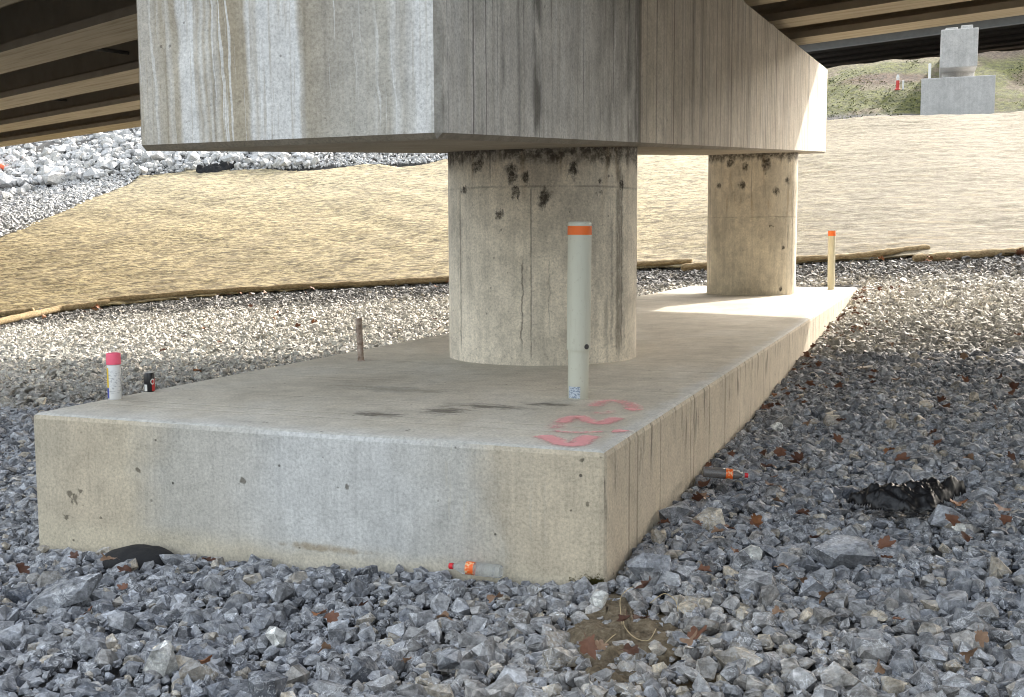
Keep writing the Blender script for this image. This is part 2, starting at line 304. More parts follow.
def cyl(px, py, yc):
    v = ray(px, py); a = v[0]**2 + v[1]**2; ox, oy = CX-CCX, CY-yc; b = ox*v[0] + oy*v[1]; c = ox*ox + oy*oy - CR*CR
    t = (-b - math.sqrt(max(b*b - a*c, 0)))/a; q = O + v*t; return CR*math.atan2(q[0]-CCX, -(q[1]-yc)), q[2]
def m_column(name, yc, blobs, lines, seams, base, topz):
    n = N(name)
    s = n.mul(n.ma('ARCTAN2', n.sub(n.x, CCX), n.sub(yc, n.y)), CR)
    f = n.noise(n.comb(s, n.mul(n.z, .7), 0), 1.9, 8, .66, .3); st = n.noise(n.comb(n.mul(s, 7), n.mul(n.z, .4), 3), 2.2, 7, .7)
    col = n.ramp(f, [(.28, tuple(v*.62 for v in base)), (.5, base), (.72, tuple(v*1.25 for v in base))])
    col = n.mix(.6, col, n.ramp(st, [(.3, .68), (.5, 1.), (.75, 1.2)]), 'MULTIPLY')
    rust = n.mul(n.step(n.noise(n.comb(n.mul(s, 4), n.mul(n.z, .5), 9), 1.8, 5), .56, .7), n.step(n.z, .9, 1.6)); col = n.mix(n.mul(rust, .5), col, (.30, .20, .09))
    mot = n.step(n.noise(n.comb(s, n.z, 5), 11, 7, .75), .57, .70); col = n.mix(n.mul(mot, .42), col, (.12, .10, .075))
    wsp = n.step(n.noise(n.comb(n.mul(s, 1), n.z, 15), 7, 7, .75), .58, .72); col = n.mix(n.mul(wsp, .35), col, (.50, .47, .42))
    hl = None
    for (px, py) in seams:
        _, z0 = cyl(px, py, yc); l = n.step(n.ma('ABSOLUTE', n.sub(n.z, n.add(z0, n.mul(n.sub(n.noise(n.comb(s, 0, 0), 2, 3), .5), .015)))), .012, .003)
        l = n.mul(l, n.step(n.noise(n.comb(n.mul(s, 2), n.z, 6), 2.5, 4), .35, .6, .15, .6)); hl = l if hl is None else n.ma('MAXIMUM', hl, l)
    for (px, y0, y1, w, k, wg) in lines:
        s0, za = cyl(px, y0, yc); _, zb = cyl(px, y1, yc)
        d = n.ma('ABSOLUTE', n.sub(s, n.add(s0, n.mul(n.sub(n.noise(n.comb(0, 0, n.z), 6, 4), .5), wg))))
        l = n.mul(n.mul(n.step(d, w, w*.35), n.mul(n.step(n.z, zb-.05, zb+.12), n.step(n.z, za+.05, za-.05))), k)
        l = n.mul(l, n.step(n.noise(n.comb(n.mul(s, 3), n.z, 2), 9, 4), .30, .50, .3, 1)); hl = n.ma('MAXIMUM', hl, l)
    col = n.mix(n.mul(hl, .7), col, (.07, .058, .045))
    bl = None; dist = n.add(n.mul(n.sub(n.noise(n.comb(s, n.mul(n.z, .6), 1), 11, 8, .78), .5), .22), n.mul(n.sub(n.noise(n.comb(n.mul(s, 4), n.mul(n.z, .7), 7), 4, 5, .7), .5), .10))
    for (px, py, r, e) in blobs:
        s0, z0 = cyl(px, py, yc); r = r*(math.hypot(CCX-CX, yc-CY)-CR)/F
        d = n.ma('SQRT', n.add(n.ma('POWER', n.sub(s, s0), 2), n.ma('POWER', n.mul(n.sub(n.z, z0), e), 2)))
        b = n.step(n.add(d, dist), r*1.0, r*.4); bl = b if bl is None else n.ma('MAXIMUM', bl, b)
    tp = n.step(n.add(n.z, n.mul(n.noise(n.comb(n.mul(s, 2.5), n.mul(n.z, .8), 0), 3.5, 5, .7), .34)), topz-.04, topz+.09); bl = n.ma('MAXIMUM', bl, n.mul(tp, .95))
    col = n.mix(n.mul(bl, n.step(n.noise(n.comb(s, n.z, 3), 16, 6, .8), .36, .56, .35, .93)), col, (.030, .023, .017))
    col, h = speck(n, col, n.add(n.mul(hl, -1.5), n.mul(bl, .5)), .5)
    return n.out(col, .88, n.bump(h, .5, .012))

def m_rock(name, dark, light, tan, sc=1., ct=1.):
    n = N(name); tint = n.attr('tint'); c3 = n.sep(tint.outputs['Vector'])
    v = n.noise(n.pos, 18*sc, 6, .65, .6); b = n.mix(c3[0], dark, light)
    b = n.mix(c3[1], b, tan)
    b = n.mix(.8 if sc == 1 else .35, b, n.ramp(v, [(.3, .38), (.5, 1.), (.70, 1.75)]), 'MULTIPLY')
    w = n.ma('ABSOLUTE', n.sub(n.noise(n.pos, 22*sc, 3, .6, 1.4), .5)); vein = n.mul(n.step(w, .035, .008), n.step(n.noise(n.pos, 6*sc, 2), .46, .6))
    sp = n.step(n.noise(n.pos, 75*sc, 3, .7), .58, .70)
    b = n.mix(n.mul(vein, .8), b, (.55, .56, .58)); b = n.mix(n.mul(sp, .5), b, (.46, .47, .49))
    g = n.noise(n.pos, 60*sc, 5, .7); d2 = n.noise(n.pos, 38*sc, 5, .75)
    b = n.mix(.8 if sc == 1 else .35, b, n.ramp(d2, [(.32, .45), (.5, 1.), (.68, 1.6)]), 'MULTIPLY'); wnz = n.t.nodes.new('ShaderNodeTexWhiteNoise'); n.put(wnz.inputs['Vector'], n.scale(n.geo.outputs['True Normal'], (7.13, 5.71, 9.37))); b = n.mix(.85, b, n.ramp(wnz.outputs['Value'], [(0, (.5 if ct == 1 else .72) if sc == 1 else .82), (.5, .97), (1, (1.6 if ct == 1 else 1.22) if sc == 1 else 1.15)]), 'MULTIPLY'); up_f = n.step(n.nz, -.1, .9); b = n.mix(n.mul(up_f, n.step(n.noise(n.pos, 20*sc, 5, .7), .42, .66, 0, .45)), b, tuple(min(.6, v*2.1) for v in light))
    return n.out(b, .85, n.bump(n.add(n.mul(g, .8), n.mul(v, .8)), .8, .014/sc))

M = {}
M['footing'] = m_footing(); M['cap'] = m_cap()
B1 = [(511, 174, 9, .7), (526, 178, 7, 1), (544, 198, 8, .7), (500, 215, 7, .9), (464, 190, 6, 1), (478, 166, 8, 1), (573, 170, 7, .5), (600, 181, 3.4, 1), (600, 192, 3.2, 1), (622, 186, 4, .6), (610, 176, 3, 1), (515, 191, 4, .6), (448, 186, 4, .7)]
L1 = [(619, 165, 357, .05, .8, .06), (622, 175, 350, .02, .9, .06), (522, 262, 350, .008, .8, .10), (531, 188, 362, .008, .7, .02), (490, 152, 186, .008, .8, .01), (460, 186, 352, .014, .7, .03), (612, 220, 350, .02, .5, .08), (549, 260, 330, .006, .4, .09), (606, 300, 345, .03, .5, .08)]
M['col1'] = m_column('column_concrete', CY1, B1, L1, [(540, 186)], (.70, .635, .53), KZ+KS*CY1)
B2 = [(719, 186, 4.6, 1.2), (742, 185, 4.6, 1), (776, 192, 4.4, .9), (787, 180, 4.4, .8), (745, 166, 5, .9), (766, 164, 6, .6), (772, 226, 2.4, 1.4), (783, 248, 2.2, 1), (781, 289, 2.5, 1), (730, 163, 6, 1.3)]
L2 = [(793, 190, 290, .03, .5, .05), (752, 155, 200, .01, .5, .03), (788, 225, 250, .02, .6, .06), (711, 160, 290, .02, .4, .03)]
M['col2'] = m_column('column_concrete_tan', CY2, B2, L2, [(750, 217)], (.62, .555, .44), KZ+KS*CY2)
M['rock'] = m_rock('crushed_stone', (.075, .084, .105), (.32, .335, .37), (.42, .365, .285))
M['bed'] = m_rock('sun_tinted_crushed_stone', (.085, .085, .086), (.66, .645, .605), (.62, .56, .46), ct=.5)  # paler copy of the crushed stone, sunlit brightness put into its colour
M['riprap'] = m_rock('riprap_stone', (.40, .41, .425), (.55, .555, .565), (.52, .49, .42), .45)
M['pale_stone'] = m_rock('pale_limestone', (.55, .55, .53), (.7, .7, .68), (.6, .57, .5))

# ------------------------------------------------------------ terrain
def axis(*segs):
    out = []
    for a, b, st in segs: out += list(np.arange(a, b, st))
    return np.array(out + [segs[-1][1]])
xs = axis((-320, -70, 25), (-70, -36, 2), (-36, -12, .6), (-12, 14, .35), (14, 30, 1), (30, 80, 5), (80, 320, 30))
ys = axis((-200, -30, 17), (-30, -8, 2), (-8, 20, .35), (20, 70, .55), (70, 130, 2), (130, 420, 29))
GX, GY = np.meshgrid(xs, ys); GZ = T(GX, GY)
mound = np.array([mn.noise(Vector((a*.25, b*.25, 0)))*.06 + mn.noise(Vector((a*.9, b*.9, 3)))*.03 for a, b in zip(GX.ravel(), GY.ravel())]).reshape(GX.shape)
D_, U_, Dc_ = crestD(GX, GY); past = np.clip((D_-Dc_)/6, 0, 1)
rough_h = np.array([mn.fractal(Vector((a*.16, b*.16, 7)), 1, 2, 4)*.5 for a, b in zip(GX.ravel(), GY.ravel())]).reshape(GX.shape)
under_b = sstep(0, 2, GY-toe(GX))*(1-past)
GZ = GZ - .05 + mound*.4*(1-under_b) - .10*under_b + rough_h*past*.8
hillw = sstep(-16, -7, GX)*sstep(0, 3, D_-Dc_)
q = hit(630, 652); SOIL = (q[0], q[1])
ii = np.arange(len(ys)-1)[:, None]*len(xs) + np.arange(len(xs)-1)[None, :]
FC = np.stack([ii, ii+1, ii+1+len(xs), ii+len(xs)], -1).reshape(-1, 4)
me = rawmesh('ground', np.stack([GX, GY, GZ], -1).reshape(-1, 3), FC, {'hill': hillw.ravel()}, True)
def m_ground():
    n = N('ground_soil_and_grass'); hill = n.attr('hill').outputs['Fac']
    g = n.mix(n.noise(n.pos, 20, 6), (.05, .048, .045), (.16, .155, .15))
    d = n.ma('SQRT', n.add(n.ma('POWER', n.ma('DIVIDE', n.sub(n.x, SOIL[0]), .50), 2), n.ma('POWER', n.ma('DIVIDE', n.sub(n.y, SOIL[1]), .62), 2)))
    soil = n.step(n.add(d, n.mul(n.sub(n.noise(n.pos, 6, 5), .5), .8)), 1.25, .8)
    g = n.mix(soil, g, n.ramp(n.noise(n.pos, 26, 7, .7), [(.3, (.12, .085, .045)), (.5, (.25, .185, .10)), (.7, (.36, .29, .18))]))
    p = n.noise(n.scale(n.pos, (1, .45, 1)), .33, 6, .6); fine = n.noise(n.scale(n.pos, (1, .6, 1)), 3.2, 7, .75)
    gr = n.mix(n.step(fine, .38, .62), (.035, .045, .006), (.135, .145, .025)); dry = n.mix(n.step(fine, .38, .62), (.08, .06, .03), (.20, .165, .105)); red = n.mix(n.step(fine, .38, .62), (.035, .02, .011), (.12, .07, .04))
    h = n.mix(n.step(p, .53, .63), gr, dry)
    q1 = hit(885, 80, 52, 130); dd = n.ma('SQRT', n.add(n.ma('POWER', n.ma('DIVIDE', n.sub(n.x, float(q1[0])), 3.4), 2), n.ma('POWER', n.ma('DIVIDE', n.sub(n.y, float(q1[1])), 1.9), 2)))
    h = n.mix(n.step(n.add(dd, n.mul(p, 1.2)), 1.7, 1.2), h, red)
    q2 = hit(850, 70, 52, 140); h = n.mix(n.step(n.add(n.y, n.mul(p, 9)), float(q2[1])+3, float(q2[1])+8), h, n.mix(n.step(fine, .38, .62), (.05, .034, .022), (.17, .13, .09)))
    q4 = hit(845, 115, CR_D[5]+10, 130); pass
    rockb = n.step(n.add(n.y, n.mul(p, 3)), float(q4[1])+2.2, float(q4[1])+.8); h = n.mix(rockb, h, n.mix(fine, (.035, .035, .038), (.14, .135, .13)))
    c = n.mix(hill, g, h); bh = n.add(n.noise(n.pos, 18, 6, .7), n.mul(fine, n.mul(hill, 6)))
    return n.out(c, .95, n.bump(bh, .9, .05))
M['ground'] = m_ground()
tag(link('ground', me, M['ground']), kind='structure')

sv, sf = [], []
NS, NR = 64, 22
for j in range(NR+1):
    for i in range(NS):
        a = 2*math.pi*i/NS; r_ = j/NR*(1+.8*mn.noise(Vector((math.cos(a)*2.4, math.sin(a)*1.3, 2)))); X_, Y_ = SOIL[0]-.03-.16*(r_*math.sin(a))+.27*r_*math.cos(a), SOIL[1]+.02+.62*r_*math.sin(a)
        e = 1-(j/NR)**3; dip = .05*math.exp(-((X_-SOIL[0]-.06)**2+(Y_-SOIL[1]+.14)**2)/.006)
        sv.append((X_, Y_, T(X_, Y_) + .02*e - .05*(1-e) + .032*mn.fractal(Vector((X_*7, Y_*7, 1)), .8, 2, 6) - dip))
for j in range(NR):
    for i in range(NS): sf.append((j*NS+i, j*NS+(i+1) % NS, (j+1)*NS+(i+1) % NS, (j+1)*NS+i))
M['soil'] = (lambda n: n.out(n.ramp(n.noise(n.pos, 30, 7, .72), [(.3, (.06, .045, .028)), (.5, (.18, .137, .085)), (.7, (.31, .26, .18))]), .95, n.bump(n.noise(n.pos, 50, 6, .75), .8, .015)))(N('bare_soil'))
tag(link('soil', rawmesh('soil', sv, sf, None, True), M['soil']), kind='structure')
# ------------------------------------------------------------ stones
def protos(k, npts, flat_=(.55, .9), seed=1):
    out = []; rr = random.Random(seed)
    for i in range(k):
        b = bmesh.new(); ax = (1., rr.uniform(.6, .95), rr.uniform(*flat_))
        for j in range(npts):
            v = Vector((rr.gauss(0, 1), rr.gauss(0, 1), rr.gauss(0, 1))).normalized(); c = max(abs(v.x), abs(v.y), abs(v.z)); v = v.lerp(v/c, .35)*rr.uniform(.82, 1.)
            b.verts.new((v.x*ax[0], v.y*ax[1], v.z*ax[2]))
        r = bmesh.ops.convex_hull(b, input=b.verts[:]); 
        for v in [v for v in b.verts if not v.link_faces]: b.verts.remove(v)
        bmesh.ops.triangulate(b, faces=b.faces[:]); b.verts.index_update()
        out.append((np.array([v.co[:] for v in b.verts]), np.array([[v.index for v in f.verts] for f in b.faces]))); b.free()
    return out
def rotmats(n, tilt):
    a = rng.uniform(0, 2*np.pi, n); t = rng.normal(0, tilt, n); p = rng.uniform(0, 2*np.pi, n)
    ca, sa = np.cos(a), np.sin(a); Z = np.zeros(n); Rz = np.stack([ca, -sa, Z, sa, ca, Z, Z, Z, Z+1], -1).reshape(n, 3, 3)
    ux, uy = np.cos(p), np.sin(p); c, s = np.cos(t), np.sin(t); C = 1-c
    Rt = np.stack([c+ux*ux*C, ux*uy*C, uy*s, ux*uy*C, c+uy*uy*C, -ux*s, -uy*s, ux*s, c], -1).reshape(n, 3, 3)
    return Rt @ Rz
def stones(name, P, size, mat, prs, tint, tilt=.6):
    which = rng.integers(0, len(prs), len(P)); Rm = rotmats(len(P), tilt); Vs, Fs, Ts = [], [], []; off = 0
    for k, (pv, pf) in enumerate(prs):
        id_ = np.where(which == k)[0]
        if not len(id_): continue
        v = np.einsum('nij,vj->nvi', Rm[id_], pv)*size[id_, None, None] + P[id_, None, :]
        f = pf[None] + (np.arange(len(id_))*len(pv))[:, None, None] + off
        Vs.append(v.reshape(-1, 3)); Fs.append(f.reshape(-1, 3)); Ts.append(np.repeat(tint[id_], len(pv), 0)); off += v.shape[0]*v.shape[1]
    Ta = np.concatenate(Ts); Ta = np.concatenate([Ta, np.zeros((len(Ta), 1)), np.ones((len(Ta), 1))], 1)
    return link(name, rawmesh(name, np.concatenate(Vs), np.concatenate(Fs), {'tint': Ta}), mat)
def view_mask(x, y, D0, D1, pad):
    dx, dy = x-CX, y-CY; D = -math.sin(YAW)*dx + math.cos(YAW)*dy; l = math.cos(YAW)*dx + math.sin(YAW)*dy
    return (D > D0) & (D < D1) & (np.abs(l) < .47*D + pad)
def in_foot(x, y, m): return (x > FWX-m) & (x < m) & (y > -m) & (y < FL+m)
PN = protos(26, 15, (.45, .85), 3); PF = protos(14, 10, (.45, .85), 5)
def scatter(x0, x1, y0, y1, dens): n_ = int((x1-x0)*(y1-y0)*dens); return rng.uniform(x0, x1, n_), rng.uniform(y0, y1, n_)
def gtint(n, x, y):
    a = np.clip(rng.normal(.45, .30, n), 0, 1); b = np.where(rng.uniform(size=n) < .10, rng.uniform(.3, 1, n), rng.uniform(0, .12, n))
    near = np.clip(1-np.hypot(x-SOIL[0]-.2, y-SOIL[1]+.1)/1.5, 0, 1); b = np.clip(b + near*rng.uniform(0, .8, n), 0, 1)
    return a, b
CLEAR = [(float(hit(478, 572)[0]), -.09, .15, .10), (float(hit(722, 491)[0]), float(hit(722, 491)[1]), .17, .12), (float(hit(908, 512)[0]), float(hit(908, 512)[1]), .34, .17)]
PL, SL_, TL = [], [], []
def lay(x, y, s, lift):
    keep = ~in_foot(x, y, 0) & ~((x > FWX-s*.8) & (x < s*.8) & (y > -s*.8) & (y < FL+s*.8)); x, y, s = x[keep], y[keep], s[keep]
    d = np.hypot((x-SOIL[0]+.03+.26*(y-SOIL[1]-.02))/.29, (y-SOIL[1]-.02)/.60); keep = rng.uniform(size=len(x)) < np.where(s > .06, np.clip((d-.6)*1.8, .24, 1), np.clip((d-.5)*1.6, .85, 1)); x, y, s = x[keep], y[keep], s[keep]
    z = T(x, y) + np.array([mn.noise(Vector((a*.9, b*.9, 3)))*.03 for a, b in zip(x, y)]) + s*lift + rng.uniform(-.3, .3, len(x))*s - .03
    for (ax, ay, rx, ry) in CLEAR: z = z - np.where(((x-ax)/(rx+s*.3))**2 + ((y-ay)/(ry+s*.3))**2 < 1, s*.7, 0)
    a, b = gtint(len(x), x, y); PL.append(np.stack([x, y, z], -1)); SL_.append(s); TL.append(np.stack([a, b], -1))
x, y = scatter(-9, 8, -4, 9, 720); k = view_mask(x, y, 1.8, 12.5, 1.6); x, y = x[k], y[k]
lay(x, y, np.exp(rng.normal(math.log(.0305), .36, len(x))), .35)
x, y = scatter(-9, 8, -4, 9, 330); k = view_mask(x, y, 1.8, 12.5, 1.6); x, y = x[k], y[k]
lay(x, y, rng.uniform(.010, .020, len(x)), .5)
x, y = scatter(-9, 8, -4, 9, 16); k = view_mask(x, y, 1.8, 12.5, 1.6); x, y = x[k], y[k]
lay(x, y, rng.uniform(.05, .085, len(x)), .28)
P = np.concatenate(PL); s_ = np.concatenate(SL_); t_ = np.concatenate(TL)
tag(stones('gravel', P, s_, M['rock'], PN, t_), 'loose grey crushed stone heaped round the footing', 'gravel', kind='stuff')
PL, SL_, TL = [], [], []
x, y = scatter(-33, 18, -1, 24.5, 200); k = view_mask(x, y, 12.2, 36, 4.5) & (y < toe(x)+.5); x, y = x[k], y[k]
lay(x, y, np.exp(rng.normal(math.log(.042), .34, len(x))), .35)
P = np.concatenate(PL); s_ = np.concatenate(SL_); t_ = np.concatenate(TL)
toe_dark = sstep(4.6, 2.2, toe(P[:, 0])-P[:, 1]); t_[:, 0] = np.clip(t_[:, 0]*(1-.85*toe_dark) + .45*(1-toe_dark), 0, 1); Dn = -math.sin(YAW)*(P[:, 0]-CX) + math.cos(YAW)*(P[:, 1]-CY); t_[:, 0] *= .30 + .75*sstep(12, 19, Dn)  # tint rises with camera depth, painting shaded-to-sunlit contrast into the stones
t_[:, 1] = np.clip(t_[:, 1] + .10*(1-toe_dark)*rng.uniform(0, 1.4, len(P)), 0, 1)  # stones turn darker and less tan towards the blanket foot
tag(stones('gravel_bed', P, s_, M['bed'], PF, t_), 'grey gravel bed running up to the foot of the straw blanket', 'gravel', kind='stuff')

# ------------------------------------------------------------ straw blanket on the embankment
BL0, BL1 = hit_on(slope, 0, 238), hit_on(slope, 132, 181)
bxs = np.arange(-46, 13, .13); bvs = np.arange(-.15, 42, .13)
BX, BV = np.meshgrid(bxs, bvs); BY = toe(BX) + BV
Db, Ub, Dcb = crestD(BX, BY)
nz = lambda X, Y, sx, sy, o=0, f=mn.noise: np.array([f(Vector((a*sx, b*sy, o))) for a, b in zip(X.ravel(), Y.ravel())]).reshape(X.shape)
lw = sstep(-9, -18, BX)
ridge = nz(BX + BV*1.1, BY*.0 + BV*.25, .62, .5, 2)*.06*lw + nz(BX, BV, .35, .25, 5)*.10
wr = np.abs(nz(BX, BV, .5, 1.3, 9))*.03 + nz(BX, BV, 1.6, 2.2, 11)*.018 + nz(BX, BV, 3.4, 3.8, 21)*.02
toew = np.exp(-np.clip(BV, 0, None)/1.2); wr = wr*(1+1.2*toew)
BZ = T(BX, BY) + .07 + ridge*sstep(0, 2, BV) + wr
edge = (BY-BL0[1])*(BL1[0]-BL0[0]) - (BX-BL0[0])*(BL1[1]-BL0[1])     # >0 left of the boundary
edge = edge/np.hypot(BL1[0]-BL0[0], BL1[1]-BL0[1]) + nz(BX, BV, .5, .5, 31)*.5
okv = (edge < 0) & (Db < Dcb + .5 + nz(BX, BV, .4, .4, 41)*.9)
idx = -np.ones(BX.shape, int); idx[okv] = np.arange(okv.sum())
qs = np.stack([idx[:-1, :-1], idx[:-1, 1:], idx[1:, 1:], idx[1:, :-1]], -1).reshape(-1, 4); qs = qs[(qs >= 0).all(1)]
me = rawmesh('erosion_blanket', np.stack([BX, BY, BZ], -1)[okv], qs, None, True)
def m_straw():
    n = N('straw_blanket')
    a = n.noise(n.scale(n.pos, (4., 9, 9)), 1, 8, .85); b = n.noise(n.scale(n.pos, (9, 9, 7)), 1.1, 7, .85); c = n.noise(n.pos, .5, 6, .7)
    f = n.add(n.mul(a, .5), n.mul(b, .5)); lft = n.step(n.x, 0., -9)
    h0, h1 = hit(20, 292), hit(215, 195); ang = math.atan2(h1[1]-h0[1], h1[0]-h0[0])
    al = n.add(n.mul(n.x, math.cos(ang)), n.mul(n.y, math.sin(ang))); ac = n.sub(n.mul(n.y, math.cos(ang)), n.mul(n.x, math.sin(ang)))
    dg = n.noise(n.comb(n.mul(al, .16), n.mul(ac, .9), 0), 1.3, 7, .68, .4)
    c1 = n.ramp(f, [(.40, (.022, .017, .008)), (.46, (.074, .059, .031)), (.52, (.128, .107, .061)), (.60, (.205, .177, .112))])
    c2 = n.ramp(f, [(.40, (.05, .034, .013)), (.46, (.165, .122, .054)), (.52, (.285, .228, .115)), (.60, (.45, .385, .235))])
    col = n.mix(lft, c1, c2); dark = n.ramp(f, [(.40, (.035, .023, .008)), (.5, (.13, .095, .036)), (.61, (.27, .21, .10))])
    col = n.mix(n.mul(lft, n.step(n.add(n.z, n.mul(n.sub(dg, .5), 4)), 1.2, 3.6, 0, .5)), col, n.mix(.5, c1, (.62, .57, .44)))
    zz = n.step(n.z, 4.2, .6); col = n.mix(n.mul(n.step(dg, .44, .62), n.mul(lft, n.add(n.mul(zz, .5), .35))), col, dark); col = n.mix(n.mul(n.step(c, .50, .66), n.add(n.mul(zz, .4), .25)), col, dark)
    for (sx, sy, o_, k_) in ((2.2, 8.5, 0, .62), (3.4, 12, 4, .55)):
        st = n.noise(n.comb(n.add(n.mul(n.x, sx), o_), n.mul(n.y, sy), 0), 1, 2, .5, .6); col = n.mix(n.step(st, .56, .60, 0, k_), col, (.055, .042, .02)); col = n.mix(n.step(st, .44, .40, 0, .45), col, n.mix(lft, (.23, .202, .135), (.52, .44, .24)))
    wv = n.noise(n.comb(n.mul(n.x, 9), n.mul(n.y, 5), 2), 1, 2); col = n.mix(n.step(wv, .60, .64, 0, .45), col, (.07, .055, .03))
    sv_ = n.vor(n.comb(n.add(n.x, n.mul(n.noise(n.pos, .8, 3), .5)), 0, 0), .42, 'DISTANCE_TO_EDGE'); col = n.mix(n.step(sv_.outputs['Distance'], .03, .008, 0, .35), col, n.mix(.6, col, (.10, .08, .05)))
    row = n.noise(n.comb(n.mul(n.x, .5), n.mul(n.y, 5), 0), 1, 5, .6); col = n.mix(n.step(row, .54, .66, 0, .4), col, (.28, .21, .11))
    h = n.add(f, n.mul(row, .5))
    return n.out(col, .9, n.bump(h, .8, .05))
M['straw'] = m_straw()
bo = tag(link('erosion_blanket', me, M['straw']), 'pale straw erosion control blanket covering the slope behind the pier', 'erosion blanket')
sm_ = bo.modifiers.new('thickness', 'SOLIDIFY'); sm_.thickness = .03; sm_.offset = -1
# rolls at the foot of the blanket
M['roll'] = (lambda n: n.out(n.ramp(n.noise(n.scale(n.pos, (6, 14, 14)), 1.6, 6, .7), [(.3, (.16, .11, .055)), (.5, (.36, .27, .15)), (.7, (.55, .45, .28))]), .95, n.bump(n.noise(n.pos, 22, 6, .7), .9, .03)))(N('straw_roll_fibre'))
def roll(pts, label, r=.092):
    W_ = [hit(*p) for p in pts]; ps = []
    for a, b in zip(W_, W_[1:]):
        for t in np.linspace(0, 1, 14, endpoint=False): ps.append(a*(1-t) + b*t)
    ps.append(W_[-1]); out = []
    for i, p in enumerate(ps):
        z = T(p[0], p[1]) + .03 + r*.9 + mn.noise(Vector((p[0]*1.1, 5, 0)))*.035; out.append((p[0], p[1] + mn.noise(Vector((p[0]*.8, 9, 0)))*.10, z))
    e = Vector(out[0]); bm = bmesh.new(); tube(bm, out, r, 9, lambda i, n_: r*(1 + .28*mn.noise(Vector((i*.45, 3, 0))))*(1 if 0 < i < n_-1 else .6))
    o = obj('straw_roll', bm, M['roll'], None, 60); tag(o, label, 'straw roll', 'straw rolls along the foot of the slope')
roll([(-40, 334), (0, 326), (60, 313), (110, 306)], 'leftmost straw roll, its end lying in front of the next one at the left edge', .10)
roll([(-30, 321), (10, 317), (34, 314)], 'short straw roll tucked behind the leftmost one at the blanket corner', .09)
roll([(98, 305), (150, 300), (200, 296), (262, 293)], 'straw roll left of the rusty stub along the blanket foot')
roll([(255, 293), (300, 290), (400, 286), (470, 282)], 'straw roll running behind the near column along the blanket foot')
roll([(560, 276), (637, 269), (692, 266)], 'straw roll seen between the two columns, upper of the pair')
roll([(681, 272), (720, 270), (790, 266)], 'dark straw roll end lapping in front, just left of the far column')
roll([(780, 266), (830, 263), (880, 259), (929, 252)], 'straw roll behind the far marker post, curling up at its right end')
roll([(913, 263), (960, 260), (1024, 255.5), (1090, 252)], 'rightmost straw roll along the blanket foot')

# ------------------------------------------------------------ rock slope on the left
PR = protos(16, 14, (.55, .9), 11)
x, y = scatter(-60, -6, 22, 66, 16); Dq, Uq, Dcq = crestD(x, y)
eq = ((y-BL0[1])*(BL1[0]-BL0[0]) - (x-BL0[0])*(BL1[1]-BL0[1]))/np.hypot(BL1[0]-BL0[0], BL1[1]-BL0[1])
k = ((eq > 6.0+1.5*np.sin(x*1.7)) | ((Dq > Dcq + .6) & (x < -26+np.sin(y)))) & (y > toe(x) + .5) & view_mask(x, y, 20, 75, 9) & (sstep(-16, -7, x) < .8); x, y, Dq, Dcq, eq = x[k], y[k], Dq[k], Dcq[k], eq[k]
s = np.exp(rng.normal(math.log(.18), .38, len(x)))
a, b = np.clip(rng.normal(.5, .25, len(x)), 0, 1), rng.uniform(0, .35, len(x)); s = np.where((x > -24) & (Dq > Dcq), s*.5, s)
tag(stones('riprap', np.stack([x, y, T(x, y) + s*.3 + .1], -1), s, M['riprap'], PR, np.stack([a, b], -1), .8), 'pale grey riprap stones piled on the slope under the bridge at left', 'riprap', kind='stuff')
x, y = scatter(-60, -10, 12, 66, 75); Dq, Uq, Dcq = crestD(x, y)
eq = ((y-BL0[1])*(BL1[0]-BL0[0]) - (x-BL0[0])*(BL1[1]-BL0[1]))/np.hypot(BL1[0]-BL0[0], BL1[1]-BL0[1])
k = ((eq > -.2) | (Dq > Dcq + .5)) & (y > toe(x)) & view_mask(x, y, 14, 75, 9) & (sstep(-16, -7, x) < .6); x, y = x[k], y[k]
s = rng.uniform(.06, .13, len(x)); a, b = np.clip(rng.normal(.45, .25, len(x)), 0, 1), rng.uniform(0, .4, len(x))
tag(stones('chippings', np.stack([x, y, T(x, y) + s*.4 - .02], -1), s, M['riprap'], PF, np.stack([a, b], -1), .8), 'fine pale chippings between the riprap stones at left', 'stone chippings', kind='stuff')

# ------------------------------------------------------------ the pier
pier = tag(empty('bridge_pier', (CCX, FL/2, -.6)), 'large concrete bridge pier with lime-streaked cap, two round columns and long footing', 'bridge pier')
ft = obj('footing', box(bmesh.new(), FWX, 0, 0, FL, -1.6, 0, bev=.03), M['footing'], pier)
for yc, mk in ((CY1, 'col1'), (CY2, 'col2')):
    bm = bmesh.new(); lathe(bm, [(CR, -.02), (CR, KZ + KS*yc + .12)], 96, Matrix.Translation((CCX, yc, 0)))
    obj('column', bm, M[mk], pier, 40)
obj('pier_cap', box(bmesh.new(), KX0, KX1, KY0, KY1, KZ, KZ+KH, shear=KS, bev=.03, seg=1), M['cap'], pier)
